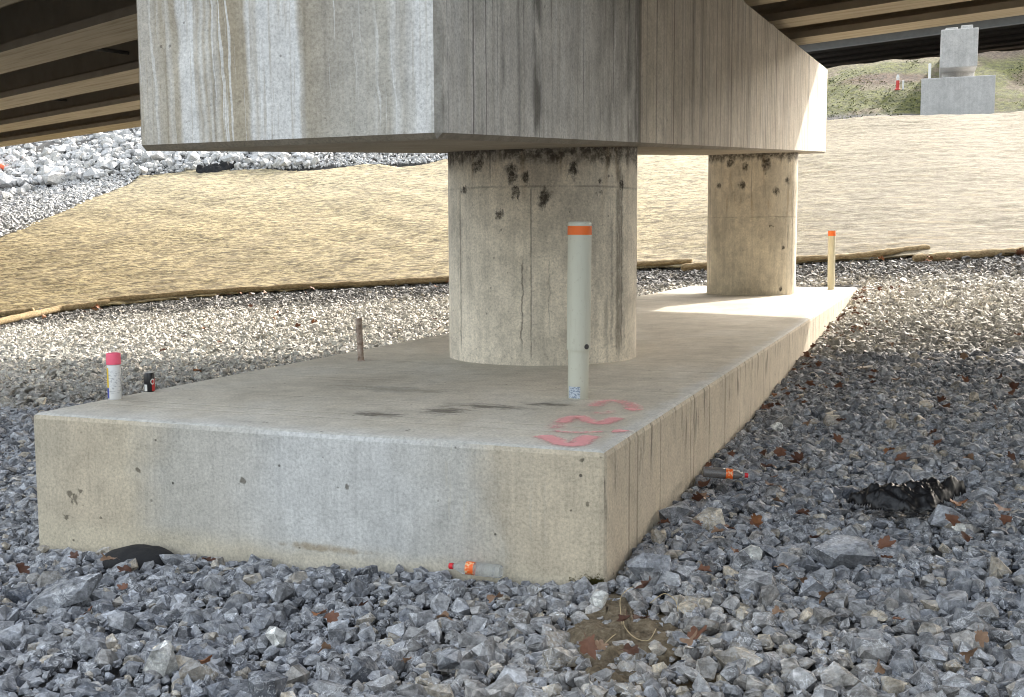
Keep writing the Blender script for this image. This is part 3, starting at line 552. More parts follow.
# spray-painted survey figures on the footing
def m_paint():
    n = N('pink_marking_paint'); a = n.attr('fade').outputs['Fac']; ns = n.noise(n.pos, 45, 6, .75)
    tr = n.t.nodes.new('ShaderNodeBsdfTransparent'); mx = n.t.nodes.new('ShaderNodeMixShader')
    f = n.step(n.add(a, n.mul(n.sub(ns, .5), 1.4)), .10, .95); n.put(mx.inputs[0], n.mul(f, .68)); n.t.links.new(tr.outputs[0], mx.inputs[1]); n.t.links.new(n.b.outputs[0], mx.inputs[2])
    n.t.links.new(mx.outputs[0], n.t.nodes['Material Output'].inputs[0]); n.out((.95, .40, .42), .8); return n.m
M['paint'] = m_paint()
def stroke(pts, w, k):
    Q = [onz(530 + a*.1172, 390 + b*.1172, .004)[:2] for a, b in pts]; den = []
    for i in range(len(Q)-1):
        p0, p1, p2, p3 = Q[max(i-1, 0)], Q[i], Q[i+1], Q[min(i+2, len(Q)-1)]
        for t in np.linspace(0, 1, 8, endpoint=False): den.append(.5*((2*p1) + (-p0+p2)*t + (2*p0-5*p1+4*p2-p3)*t*t + (-p0+3*p1-3*p2+p3)*t**3))
    den.append(Q[-1]); V, Fc, A = [], [], []
    for i, p in enumerate(den):
        t = den[min(i+1, len(den)-1)] - den[max(i-1, 0)]; t = t/np.hypot(*t); nn = np.array([-t[1], t[0]]); e = min(1, min(i, len(den)-1-i)/3)
        for o_, al in [(v_/4, (1-(v_/4)**2)**1.3) for v_ in range(-4, 5)]: V.append((p[0]+nn[0]*w*1.75*o_, p[1]+nn[1]*w*1.75*o_, .0035)); A.append(al*k*e)
    for i in range(len(den)-1):
        for j in range(8): a = i*9+j; Fc.append((a, a+1, a+10, a+9))
    return V, Fc, A
V, Fc, A = [], [], []
for k_, (pts, w, k) in enumerate([([(85, 380), (180, 412), (290, 455), (400, 460), (470, 412), (545, 385)], .046, 1.),
        ([(180, 345), (300, 356), (420, 360), (540, 356), (650, 352)], .026, .62), ([(690, 350), (750, 350), (815, 338)], .040, .9), ([(200, 335), (230, 305), (265, 285)], .04, .5),
        ([(255, 290), (330, 245), (420, 230), (500, 262), (600, 285), (680, 262), (750, 232)], .042, .9),
        ([(530, 150), (600, 108), (700, 92), (800, 105), (870, 138), (885, 168)], .05, .62), ([(820, 172), (870, 168), (905, 160)], .05, .85), ([(500, 195), (600, 200), (655, 196), (690, 170)], .035, .45)]):
    v, f, a = stroke(pts, w, k); dz = .0006*k_; v = [(p[0], p[1], p[2]+dz) for p in v]; Fc += [tuple(i+len(V) for i in q_) for q_ in f]; V += v; A += a
pm = link('paint_mark', rawmesh('paint_mark', V, Fc, {'fade': A}), M['paint'], ft); pm['label'] = 'faded pink spray-painted survey figures'

# ------------------------------------------------------------ bridge spans over the pier
G = np.array([-.927, .375]); GN = np.array([.375, .927])        # along and across the girders
M['girder'] = (lambda n: n.out(n.mix(n.step(n.nz, -.4, -.8), n.mix(n.noise(n.pos, 3, 6), (.17, .145, .11), (.33, .285, .22)), n.ramp(n.noise(n.comb(n.mul(n.add(n.x, n.mul(n.y, -.4)), .35), n.mul(n.add(n.y, n.mul(n.x, .4)), 6), 0), 1.5, 6, .65), [(.3, (.26, .205, .13)), (.5, (.42, .355, .25)), (.75, (.52, .45, .34))])), .8, n.bump(n.noise(n.pos, 14, 5), .3, .02)))(N('weathered_girder'))
M['deck'] = plain('deck_soffit', (.20, .17, .13), .9, .3, 2)
M['dark_girder'] = plain('dark_steel_girder', (.13, .127, .12), .8, .25, 2)
M['pale_conc'] = (lambda n: n.out(speck(n, n.mix(n.noise(n.comb(n.mul(n.x, 4), n.mul(n.y, 4), n.mul(n.z, .25)), 1.2, 6, .65), (.33, .325, .315), (.60, .59, .575)))[0], .88, n.bump(n.noise(n.comb(n.mul(n.x, 5), n.mul(n.y, 5), n.mul(n.z, .2)), 2, 4), .4, .03)))(N('pale_streaked_concrete'))
def girder_bm(yc, x0, x1, zb, dirv, pivot, depth, wf, wt=.09, ww=.10):
    """I-girder through (pivot, yc) along dirv from x0 to x1"""
    sec = [(-wf/2, 0), (wf/2, 0), (wf/2, .11), (ww/2+.06, .20), (ww/2, .26), (ww/2, depth-.12), (wf*.34, depth-.06), (wf*.34, depth), (-wf*.34, depth), (-wf*.34, depth-.06), (-ww/2, depth-.12), (-ww/2, .26), (-ww/2-.06, .20), (-wf/2, .11)]
    bm = bmesh.new(); rings = []; nn = np.array([-dirv[1], dirv[0]]); nn = nn if nn[1] > 0 else -nn
    for xx in (x0, x1):
        t = (xx-pivot)/dirv[0]; c = np.array([pivot, yc]) + dirv*t
        rings.append([bm.verts.new((c[0]+nn[0]*a, c[1]+nn[1]*a, zb + b)) for a, b in sec])
    for i in range(len(sec)): j = (i+1) % len(sec); bm.faces.new((rings[0][i], rings[0][j], rings[1][j], rings[1][i]))
    bm.faces.new(rings[0]); bm.faces.new(rings[1][::-1]); return bm
GD = .9
def span(label, yfars, x0, x1, edge, near):
    root = tag(empty('bridge_span', ((x0+x1)/2, 9, 5)), label, 'bridge deck')
    wf = .84 if x0 < -5 else .66; last = None
    for yf in yfars:
        yc = yf - wf/2/GN[1]; zb = KZ+KH+.15+KS*yc
        obj('girder', girder_bm(yc, x0, x1, zb, G, CCX, GD, wf), M['girder'], root)
    # cross frames between neighbouring girders
    for d in (3.5, 11, 18.5, 26):
        xx = x0+d*.93 if x0 > -5 else x1-d*.93
        if not x0 < xx < x1: continue
        for ya, yb in zip(yfars, yfars[1:]):
            a, b = ya-wf/2/GN[1], yb-wf/2/GN[1]; t = (xx-CCX)/G[0]; bm = bmesh.new()
            pa = np.array([CCX, a])+G*t; pb = np.array([CCX, b])+G*t; za, zb_ = KZ+KH+.15+KS*a, KZ+KH+.15+KS*b
            for h0, h1 in ((.42, .42), (.70, .70)): tube(bm, [(pa[0]+.02, pa[1]+.06, za+h0), (pb[0]-.02, pb[1]-.06, zb_+h1)], .035, 6)
            obj('cross_frame', bm, M['dark_girder'], root)
    # slab as a sloping sheet of real thickness, its outer edge following the deck edge
    bm = bmesh.new(); n_ = 12; rows = []
    for i in range(n_+1):
        xx = x0 + (x1-x0)*i/n_; ye = np.interp(xx, [e[0] for e in edge], [e[1] for e in edge]); t = (xx-CCX)/G[0]; yn = near + G[1]*t
        sh = KS*(-G[1]*t); ring = []
        for (yy, dz) in ((yn, 0), (ye, 0), (ye, .22), (yn, .22)): ring.append(bm.verts.new((xx, yy, KZ+KH+.15+KS*yy+sh+GD+.002+dz)))
        rows.append(ring)
    for a, b in zip(rows, rows[1:]):
        for i in range(4): j = (i+1) % 4; bm.faces.new((a[i], a[j], b[j], b[i]))
    bm.faces.new(rows[0]); bm.faces.new(rows[-1][::-1]); obj('deck_slab', bm, M['deck'], root)
    return root
EDGE = [(-80, 20.6+.3*74), (-5.6, 20.75), (-.8, 20.65), (2.5, 19.6), (45, 19.6-.41*42.5)]
span('left bridge span, tan-bottomed girders meeting the pier cap from the left', [14.1, 10.75, 7.55, 4.6, 1.95], -62, CCX-.06, EDGE, .6)
span('right bridge span, tan-bottomed girders running off the cap to the right', [16.4, 13.65, 10.8, 7.95, 5.1, 2.25], CCX+.06, 40, EDGE, .6)
M['bearing'] = plain('bearing_pad', (.55, .53, .48), .7)
for yf, xx in [(v, CCX-.45) for v in (14.1, 10.75, 7.55, 4.6, 1.95)] + [(v, CCX+.45) for v in (16.4, 13.65, 10.8, 7.95, 5.1, 2.25)]:
    yy = yf-.36-.41*(xx-CCX); obj('bearing', box(bmesh.new(), xx-.2, xx+.2, yy-.25, yy+.25, KZ+KH+KS*yy+.004, KZ+KH+.15+KS*(yy+.41*(xx-CCX))-.004), M['bearing'], pier)

# ------------------------------------------------------------ far bridge
DF = 60.
q0, q1 = dep(920, 117, DF), dep(995, 76, DF); fy = float((q0[1]+q1[1])/2)
fx0, fx1, fzt = float(q0[0]), float(q1[0]), float(dep(957, 77, DF)[2])
kx0, kx1 = float(dep(940, 60, DF)[0]), float(dep(977.5, 60, DF)[0]); kz0, kz1 = float(dep(958, 67, DF)[2]), float(dep(958, 29, DF)[2])
fp = tag(empty('bridge_pier', ((fx0+fx1)/2, fy, fzt-3)), 'far pale concrete pier seen end-on beyond the slope with two blocks on top', 'bridge pier')
obj('footing', box(bmesh.new(), fx0, fx1, fy, fy+18, fzt-4, fzt, bev=.04), M['pale_conc'], fp)
obj('pier_cap', box(bmesh.new(), kx0, kx1, fy+.4, fy+20, kz0-.06*fy, kz1-.06*fy, shear=.06, bev=.04), M['pale_conc'], fp)
for dy in (4.4, 15): obj('column', lathe(bmesh.new(), [(.88, fzt-.1), (.88, kz0+.06*dy+.3)], 40, Matrix.Translation(((kx0+kx1)/2+.05, fy+dy, 0))), M['pale_conc'], fp, 40)
for a, b in ((945.5, 958), (961, 973)):
    bm = box(bmesh.new(), float(dep(a, 30, DF)[0]), float(dep(b, 30, DF)[0]), fy+.7, fy+1.9, kz1-.1, float(dep(958, 24.5 if a > 950 else 26, DF)[2]), bev=.03); obj('bearing_block', bm, M['pale_conc'], fp)
fb = tag(empty('bridge_span', (3, 100, 18)), 'far bridge deck with closely stacked dark girders above the grassy hill', 'bridge deck')
kc = 12.
for i, pyl in enumerate((49, 54.5, 59.5, 64, 68, 71.5)):
    D = 97. + 4.2*i; c_ = dep(840, pyl, D); yc = float(c_[1]) + G[1]/G[0]*(kc-float(c_[0]))
    obj('girder', girder_bm(yc, -60, 75, float(c_[2]), G, kc, 1.3, 1.2), M['dark_girder'], fb)
    if i == 0: ya, za = yc-1.5, float(c_[2])+1.3
yb, zb = yc+1.5, float(c_[2])+1.3
bm = bmesh.new(); rows = []
for xx in (-60, 75):
    t = (xx-kc)/G[0]; rows.append([bm.verts.new((xx, yy+G[1]*t, zz)) for yy, zz in ((ya, za+.03), (yb, zb+.03), (yb, zb+1.2), (ya, za+1.2))])
for i in range(4): j = (i+1) % 4; bm.faces.new((rows[0][i], rows[0][j], rows[1][j], rows[1][i]))
bm.faces.new(rows[0]); bm.faces.new(rows[1][::-1]); obj('deck_slab', bm, M['dark_girder'], fb)
def m_pvc():
    n = N('pale_pvc'); st = n.noise(n.comb(n.mul(n.x, 30), n.mul(n.y, 30), n.mul(n.z, 3)), 1.5, 6, .7); sc_ = n.noise(n.pos, 30, 5, .75)
    c = n.mix(n.step(st, .5, .75, 0, .35), (.57, .575, .49), (.40, .37, .29)); c = n.mix(n.step(sc_, .60, .66, 0, .35), c, (.34, .31, .25)); c = n.mix(n.mul(n.step(n.z, .12, .0), .4), c, (.36, .33, .27))
    return n.out(c, .45, n.bump(sc_, .1, .003))
M['pvc'] = m_pvc()
M['white'] = plain('white_paint', (.78, .78, .76), .5, .05)
q = dep(929.5, 78, DF+.8); o = obj('marker_pipe', lathe(bmesh.new(), [(.075, 0), (.075, .82), (.06, .86)], 16, Matrix.Translation((q[0], q[1], fzt))), M['white'], None, 50)
tag(o, 'thin white pipe standing on the far pier footing', 'pipe')
q = hit(897.5, 90, 50, 130); tp = tag(empty('traffic_marker', q), 'red and white traffic marker standing in the dirt on the far hill', 'traffic marker')
M['red'] = plain('red_plastic', (.62, .06, .05), .5)
Mt = Matrix.Translation(q); hq = 15/1096*float(np.dot(q-O, fw))
obj('base', lathe(bmesh.new(), [(.17, -.02), (.17, .08), (.11, .12)], 20, Mt), M['red'], tp, 40)
obj('post', lathe(bmesh.new(), [(.11, .10), (.10, hq*.62)], 20, Mt), M['red'], tp, 40); obj('white_band', lathe(bmesh.new(), [(.102, hq*.62), (.095, hq*.84)], 20, Mt), M['white'], tp, 40)
obj('tip', lathe(bmesh.new(), [(.095, hq*.84), (.06, hq)], 20, Mt), M['white'], tp, 40)
q = hit(903, 90, 50, 130); tag(obj('survey_stake', box(bmesh.new(), q[0]-.06, q[0]+.06, q[1]-.04, q[1]+.04, q[2]-.05, q[2]+.6, bev=.01), M['white']), 'short white stake just right of the red traffic marker', 'stake')

# grass on the far hill
V, Fc, C = [], [], []
gx = rng.uniform(-9, 22, 42000); gy = rng.uniform(50, 105, 42000); Dg, Ug, Dcg = crestD(gx, gy)
pn = np.array([mn.fractal(Vector((a*.14, b*.09, 4)), 1, 2, 3) for a, b in zip(gx, gy)]); k = (Dg > Dcg+15) & (pn > -.05) & (rng.uniform(size=len(gx)) < .45) & view_mask(gx, gy, 50, 110, 2); gx, gy = gx[k], gy[k]; gz = T(gx, gy)
gz += np.array([mn.fractal(Vector((a*.16, b*.16, 7)), 1, 2, 4)*.4 for a, b in zip(gx, gy)]) - .08
for a, b, c in zip(gx, gy, gz):
    for j in range(3):
        th = random.uniform(0, 6.28); h = random.uniform(.03, .09); w = .05; dx, dy = math.cos(th)*w, math.sin(th)*w; l = len(V); ox, oy = random.uniform(-.25, .25), random.uniform(-.25, .25)
        V += [(a+ox-dx, b+oy-dy, c), (a+ox+dx, b+oy+dy, c), (a+ox+random.uniform(-.1, .1), b+oy+random.uniform(-.1, .1), c+h)]; Fc.append((l, l+1, l+2))
M['grass'] = (lambda n: n.out(n.ramp(n.noise(n.scale(n.pos, (1, .5, 1)), .8, 5), [(.3, (.05, .065, .012)), (.5, (.10, .115, .03)), (.7, (.22, .185, .08))]), .9))(N('winter_grass'))
tag(link('grass', rawmesh('grass', V, Fc), M['grass']), 'patchy green winter grass on the hill beyond the slope', 'grass', kind='stuff')

# ------------------------------------------------------------ marker posts and other things on the footing
M['orange'] = plain('orange_band', (.85, .17, .03), .55, .06)
M['grey_dot'] = plain('dark_hardware', (.05, .05, .05), .5)
M['sticker'] = (lambda n: n.out(n.mix(n.step(n.noise(n.pos, 120, 3), .48, .56), (.52, .58, .66), (.22, .27, .36)), .45))(N('printed_sticker'))
def marker(base, lean, label, h_low, h_top, r_low, r_up, mat, bands):
    root = tag(empty('marker_post', base), label, 'marker post', 'plastic marker posts')
    Mx = Matrix.Translation(base) @ Matrix.Rotation(lean, 4, 'Y')
    obj('lower_pipe', lathe(bmesh.new(), [(r_low, 0), (r_low, h_low+.02)], 40, Mx), mat, root, 40)
    z0, z1 = bands
    obj('sleeve', lathe(bmesh.new(), [(r_low, h_low), (r_up, h_low), (r_up, z0)], 40, Mx), mat, root, 40)
    obj('orange_band', lathe(bmesh.new(), [(r_up+.0015, z0), (r_up+.0015, z1)], 40, Mx), M['orange'], root, 40)
    if z1 < h_top-.01: obj('top_cap', lathe(bmesh.new(), [(r_up, z1), (r_up, h_top-.012), (r_up-.004, h_top-.004), (r_up-.012, h_top)], 40, Mx), mat, root, 40)
    return root, Mx
b1 = Vector(onz(578, 398)); b1.z = 0
root, Mx = marker(b1, R(.5), 'tall pale green plastic marker post with orange band, near front right of footing', .30, 1.085, .064, .073, M['pvc'], (1.005, 1.058))
a0 = math.atan2(CY-b1.y, CX-b1.x)
def patch(a_c, half, r, z0, z1, n=10):
    bm = bmesh.new(); A_ = [bm.verts.new(Mx @ Vector((r*math.cos(a_c-half+2*half*i/n), r*math.sin(a_c-half+2*half*i/n), z0))) for i in range(n+1)]; B_ = [bm.verts.new(Mx @ Vector((r*math.cos(a_c-half+2*half*i/n), r*math.sin(a_c-half+2*half*i/n), z1))) for i in range(n+1)]
    for i in range(n): bm.faces.new((A_[i], A_[i+1], B_[i+1], B_[i]))
    return bm
st = obj('sticker', patch(a0-.42, .62, .0655, .006, .078), M['sticker'], root); st['label'] = 'small pale blue printed sticker'
bm = bmesh.new(); lathe(bm, [(.016, 0), (.016, .006), (.010, .008)], 16, Mx @ Matrix.Rotation(a0+.72, 4, 'Z') @ Matrix.Translation((.072, 0, .325)) @ Matrix.Rotation(R(90), 4, 'Y')); obj('screw', bm, M['grey_dot'], root)
M['tan_pvc'] = plain('tan_plastic', (.56, .53, .40), .5, .06, 6)
b2 = Vector(onz(831, 289.5)); b2.z = 0
marker(b2, R(-.5), 'slim tan marker post with orange top at the far end of the footing', .10, 1.14, .066, .07, M['tan_pvc'], (1.04, 1.14))

M['rust'] = (lambda n: n.out(n.ramp(n.noise(n.pos, 30, 6), [(.3, (.16, .11, .08)), (.55, (.38, .30, .25)), (.75, (.52, .46, .40))]), .8, n.bump(n.noise(n.pos, 60, 4), .4, .004)))(N('rusty_steel'))
b = Vector(onz(361, 361)); b.z = 0
pr = [(.036, 0)] + [(.024 + (.003 if i % 2 else 0), .01+.015*i) for i in range(21)] + [(.028, .325), (.028, .345), (.02, .35)]
tag(obj('steel_stub', lathe(bmesh.new(), pr, 18, Matrix.Translation(b) @ Matrix.Rotation(R(-2.5), 4, 'Y')), M['rust'], None, 40), 'rusty steel bar stub standing on the left edge of the footing', 'steel bar')

# spray can
b = Vector(onz(115, 399)); b.z = 0; b.x -= .0; can = tag(empty('spray_can', b), 'white spray paint can with bright pink cap at the front left of the footing', 'spray can'); Mc = Matrix.Translation(b)
M['can_white'] = (lambda n: n.out(n.mix(n.mul(n.step(n.noise(n.comb(n.mul(n.x, 60), n.mul(n.y, 60), n.mul(n.z, 160)), 1, 2), .52, .6), n.mul(n.step(n.z, .03, .05), n.step(n.z, .19, .17))), (.74, .75, .76), (.46, .47, .50)), .4))(N('spray_can_print'))
M['pink'] = plain('pink_plastic', (.90, .13, .22), .45, .05); M['yellow'] = plain('yellow_print', (.75, .52, .03), .45, .08); M['blue'] = plain('blue_print', (.06, .08, .40), .45, .1); M['tin'] = plain('bare_tin', (.6, .6, .6), .35, .05, 30, .9)
obj('body', lathe(bmesh.new(), [(.038, 0), (.041, .006), (.041, .205), (.038, .214)], 40, Mc), M['can_white'], can, 40)
ac = math.atan2(CY-b.y, CX-b.x); Mx = Mc
obj('yellow_panel', patch(ac-1.45, .55, .0418, .075, .198), M['yellow'], can); obj('blue_panel', patch(ac-1.45, .55, .0418, .008, .073), M['blue'], can)
obj('shoulder', lathe(bmesh.new(), [(.038, .214), (.041, .217), (.036, .222)], 40, Mc), M['tin'], can, 40)
obj('cap', lathe(bmesh.new(), [(.044, .219), (.044, .278), (.041, .287), (.03, .289)], 40, Mc), M['pink'], can, 40)
# drink can
b = Vector(onz(149, 391.5)); b.z = 0; b.x += .005; dc = tag(empty('drink_can', b), 'black drink can with red and white print beside the spray can', 'drink can'); Mc = Matrix.Translation(b)
M['black_can'] = plain('black_can_print', (.012, .012, .015), .35, .2); M['red_print'] = plain('red_can_print', (.55, .03, .03), .4)
obj('body', lathe(bmesh.new(), [(.027, 0), (.034, .010), (.034, .112), (.028, .124)], 40, Mc), M['black_can'], dc, 40)
obj('lid', lathe(bmesh.new(), [(.0285, .124), (.0285, .129), (.024, .129), (.024, .125)], 40, Mc), M['tin'], dc, 40)
ac = math.atan2(CY-b.y, CX-b.x); Mx = Mc
obj('red_print', patch(ac+.95, .50, .0347, .006, .085), M['red_print'], dc); obj('white_print', patch(ac-.75, .33, .0347, .006, .05), M['white'], dc)
bm = bmesh.new(); rr_ = []
for i in range(22):
    a_ = 2*math.pi*i/22; 
    for rr0 in (.010, .015): th = ac+.62 + rr0*math.cos(a_)/.0352; rr_.append(bm.verts.new(Mx @ Vector((.0352*math.cos(th), .0352*math.sin(th), .068 + rr0*math.sin(a_)*1.3))))
for i in range(22): j = (i+1) % 22; bm.faces.new((rr_[2*i], rr_[2*j], rr_[2*j+1], rr_[2*i+1]))
obj('ring_emblem', bm, M['white'], dc)

# ------------------------------------------------------------ litter on the gravel
def m_plastic():
    n = N('clear_plastic'); n.out((.88, .90, .90), .12, n.bump(n.noise(n.pos, 40, 3), .3, .004)); n.put(n.b.inputs['Transmission Weight'], .85); n.put(n.b.inputs['IOR'], 1.25); return n.m
M['clear'] = m_plastic(); M['label_o'] = (lambda n: n.out(n.mix(n.step(n.noise(n.pos, 70, 3), .52, .58), (.86, .14, .02), (.85, .55, .30)), .45))(N('orange_label')); M['redcap'] = plain('red_bottle_cap', (.65, .02, .03), .4)
M['cola'] = plain('dark_drink', (.05, .015, .008), .2)
def bottle(p, yaw, tilt, label, full):
    L = .27; root = tag(empty('plastic_bottle', p), label, 'plastic bottle')
    Mb = Matrix.Translation(p) @ Matrix.Rotation(yaw, 4, 'Z') @ Matrix.Rotation(R(90)+tilt, 4, 'Y') @ Matrix.Scale(.9, 4) @ Matrix.Translation((0, 0, -L/2))
    obj('body', lathe(bmesh.new(), [(.020, 0), (.034, .008), (.037, .03), (.034, .06), (.037, .09), (.037, .15), (.034, .155), (.034, .205), (.037, .21), (.030, .24), (.016, .27), (.014, .285)], 36, Mb), M['clear'], root, 50)
    obj('label', lathe(bmesh.new(), [(.0355, .157), (.0355, .204)], 36, Mb, False), M['label_o'], root, 50)
    obj('cap', lathe(bmesh.new(), [(.0165, .284), (.0165, .306), (.014, .308)], 24, Mb), M['redcap'], root, 50)
    if full: obj('drink', lathe(bmesh.new(), [(.02, .004), (.030, .012), (.031, .15), (.031, .205), (.022, .245), (.010, .27)], 24, Mb @ Matrix.Translation((.004, 0, 0))), M['cola'], root, 50)
q = hit(489, 572); bottle(Vector((q[0]-.01, -.065, T(q[0], -.06)+.045)), R(180), R(0), 'clear bottle with orange label and red cap lying against the footing front', False)
q = hit(722, 491); bottle(Vector((q[0], q[1], q[2]+.11)), YAW+R(-6), R(4), 'bottle with orange label and dark drink left lying right of the footing', True)

def m_black(name, r):
    n = N(name); h = n.noise(n.pos, 26, 5, .65); return n.out(n.mix(h, (.004, .004, .005), (.014, .014, .016)), r, n.bump(h, .5, .012))
M['bag'] = m_black('black_plastic_film', .42); M['fabric'] = m_black('black_fabric', .85)
def sheet(name, px, py, w, d, h, ang, label, cat, mat, seed, dome=False, lift=.07):
    c = hit(px, py); nx_, ny_ = (90, 44) if dome else (64, 44); V = []; keep = []
    for j in range(ny_+1):
        for i in range(nx_+1):
            u, v = i/nx_*2-1, j/ny_*2-1
            if dome: env = math.sqrt(max(0, 1-(u*u*.95+v*v*.95))); hh = h*env*(1 + .10*mn.noise(Vector((u*3, v*3, seed)))) - .05
            else:
                cv = .55*math.sin(u*2.0-.9) ; e = (1-abs(u)**2.4)*(.55-.25*u)*1.5*(.75+.5*mn.noise(Vector((u*3.1, 0, seed)))) ; r_ = abs(v-cv*.5)/max(e, .02)
                env = max(0, 1-r_**1.6); ridge_ = 1-abs(mn.fractal(Vector((u*2.6+v*1.4, v*1.9-u*.8, seed)), 1, 2, 3))*2.1; hh = h*1.25*env**.8*(.45+.62*max(0, ridge_)) - .015
            lx, ly = u*w/2, v*d/2
            if not dome: lx += w/nx_*rng.uniform(-.2, .2); ly += d/ny_*rng.uniform(-.2, .2); hh += rng.uniform(-.002, .002) + .020*mn.noise(Vector((u*6+v*3, v*4, seed+3))) + .009*abs(mn.noise(Vector((u*13-v*7, v*9, seed+5))))
            x_ = c[0]+lx*math.cos(ang)-ly*math.sin(ang); y_ = c[1]+lx*math.sin(ang)+ly*math.cos(ang)
            V.append((x_, y_, T(x_, y_)+hh+lift)); keep.append(env > .02)
    Fc = [(j*(nx_+1)+i, j*(nx_+1)+i+1, (j+1)*(nx_+1)+i+1, (j+1)*(nx_+1)+i) for j in range(ny_) for i in range(nx_)]
    Fc = [f for f in Fc if sum(keep[k_] for k_ in f) >= 2]
    used = sorted({i for f in Fc for i in f}); mp = {a_: i for i, a_ in enumerate(used)}; V = [V[i] for i in used]; Fc = [tuple(mp[i] for i in f) for f in Fc]
    if not dome: Fc = [t_ for f in Fc for t_ in ((f[0], f[1], f[2]), (f[0], f[2], f[3]))]
    o = link(name, rawmesh(name, V, Fc, None, True), mat); s2 = o.modifiers.new('thickness', 'SOLIDIFY'); s2.thickness = .004
    return tag(o, label, cat)
sheet('plastic_bag', 908, 512, .70, .50, .085, YAW+.05, 'crumpled black plastic bag lying on the gravel at right', 'plastic bag', M['bag'], 3, lift=.085)
sheet('black_fabric', 138, 560, .44, .30, .09, .02, 'smooth black fabric bulging from the gravel at the footing front left', 'fabric sheet', M['fabric'], 8, True, .035)
c = hit(216, 171, 30, 80); o = sheet('dark_tarp', 216, 172, 1.9, 1.2, .30, YAW, 'dark cloth lying among the riprap beyond the blanket', 'tarp', M['fabric'], 5)
# orange pipe at the left edge
q = hit(8, 172, 20, 80); bm = bmesh.new(); d_ = Vector(rt)*.9 + Vector((0, 0, -.42)); c0 = Vector(q)+Vector((0, 0, .12)); n_ = d_.normalized()
M['orange_pipe'] = plain('orange_pipe', (.75, .14, .06), .5); tag(obj('orange_pipe', tube(bm, [c0-d_*1.2, c0, c0+d_*.05], .12, 14), M['orange_pipe'], None, 50), 'orange pipe end sticking out of the rocks at the left edge', 'pipe')

def tinted(o, a, b): at_ = o.data.attributes.new('tint', 'FLOAT_COLOR', 'POINT'); at_.data.foreach_set('color', [a, b, 0, 1]*len(o.data.vertices)); return o
# single pale stones that stand out
for (px, py, s, lab) in ((750, 563, .068, 'upright white stone on the gravel right of the footing corner'), (600, 607, .05, 'small white stone by the bare soil at the footing corner'), (958, 534, .045, 'white stone lying right and below the black bag'), (276, 645, .055, 'long pale stone among leaves in the lower left gravel'),
                         (539, 398, 0, ''), (776, 432, .06, 'pale stone in the shaded gravel beside the footing'), (160, 672, .08, 'large cream stone at the lower left')):
    if not s: continue
    q = hit(px, py); pv, pf = PN[int(px) % len(PN)]
    bm = bmesh.new(); vs_ = [bm.verts.new((q[0]+v[0]*s, q[1]+v[1]*s*.8, q[2]+v[2]*s*1.25+s*.65)) for v in pv]
    for f in pf: bm.faces.new([vs_[i] for i in f])
    o = obj('pale_stone', bm, M['pale_stone']); tag(o, lab, 'stone'); tinted(o, .5, .1)
q = hit(842, 562); pv, pf = PN[5]; bm = bmesh.new(); vs_ = [bm.verts.new((q[0]+v[0]*.17, q[1]+v[1]*.16, q[2]+v[2]*.15+.05)) for v in pv]
for f in pf: bm.faces.new([vs_[i] for i in f])
tag(tinted(obj('large_stone', bm, M['rock']), .6, .05), 'largest grey stone, lying below the black bag', 'stone')
q = hit(645, 580); bm = bmesh.new(); vs_ = [bm.verts.new((q[0]+.02+v[0]*.13, q[1]+v[1]*.09, q[2]+v[2]*.10+.06)) for v in PN[9][0]]
for f in PN[9][1]: bm.faces.new([vs_[i] for i in f])
tag(tinted(obj('large_stone', bm, M['rock']), .6, .05), 'blocky grey stone against the footing corner', 'stone')
q = hit(70, 605); bm = bmesh.new(); Ml = Matrix.Rotation(R(25), 3, 'Z') @ Matrix.Rotation(R(-16), 3, 'Y'); vs_ = [bm.verts.new(Vector(q)+Vector((0, 0, .06))+Ml @ Vector((v[0]*.23, v[1]*.085, v[2]*.09))) for v in PN[2][0]]
for f in PN[2][1]: bm.faces.new([vs_[i] for i in f])
tag(tinted(obj('large_stone', bm, M['rock']), .6, .05), 'long grey slab of stone tilted in the left foreground gravel', 'stone')

# moss at the corner and dry stems on the bare soil
V, Fc = [], []
for i in range(700):
    a = -abs(rng.normal(0, .06))-.0; x_, y_ = (a, -abs(rng.normal(0, .012))-.002); z_ = -.635+abs(rng.normal(0, .016)); l = len(V); h = rng.uniform(.004, .010); th = rng.uniform(0, 6.28)
    V += [(x_-.006*math.cos(th), y_-.004, z_), (x_+.006*math.cos(th), y_-.004, z_), (x_+rng.normal(0, .006), y_-.012, z_+h)]; Fc.append((l, l+1, l+2))
M['moss'] = plain('moss', (.13, .115, .03), .9, .4, 40); tag(link('moss', rawmesh('moss', V, Fc), M['moss']), 'yellow green moss at the foot of the footing corner', 'moss', kind='stuff')
M['stem'] = plain('dry_stem', (.48, .38, .22), .8)
for pts in ([(622, 640), (620, 620), (626, 604), (633, 597)], [(650, 618), (664, 613), (675, 614), (678, 622)], [(625, 630), (624, 646), (634, 652), (648, 652), (656, 647)], [(616, 650), (610, 660), (600, 664)]):
    ps = []; 
    for i, (a, b) in enumerate(pts): q = hit(a, b); ps.append((q[0], q[1], q[2] + .065 + .02*math.sin(i*1.7)))
    fin = []
    for i in range(len(ps)-1):
        p0, p1, p2, p3 = [np.array(ps[k_]) for k_ in (max(i-1, 0), i, i+1, min(i+2, len(ps)-1))]
        for t in np.linspace(0, 1, 8, endpoint=False): fin.append(tuple(.5*((2*p1) + (-p0+p2)*t + (2*p0-5*p1+4*p2-p3)*t*t + (-p0+3*p1-3*p2+p3)*t**3)))
    fin.append(ps[-1]); tag(obj('dry_stem', tube(bmesh.new(), fin, .0016, 6), M['stem'], None, 60), 'thin dry straw-coloured stem curving over the bare soil', 'dry stem', 'dry stems on the bare soil')

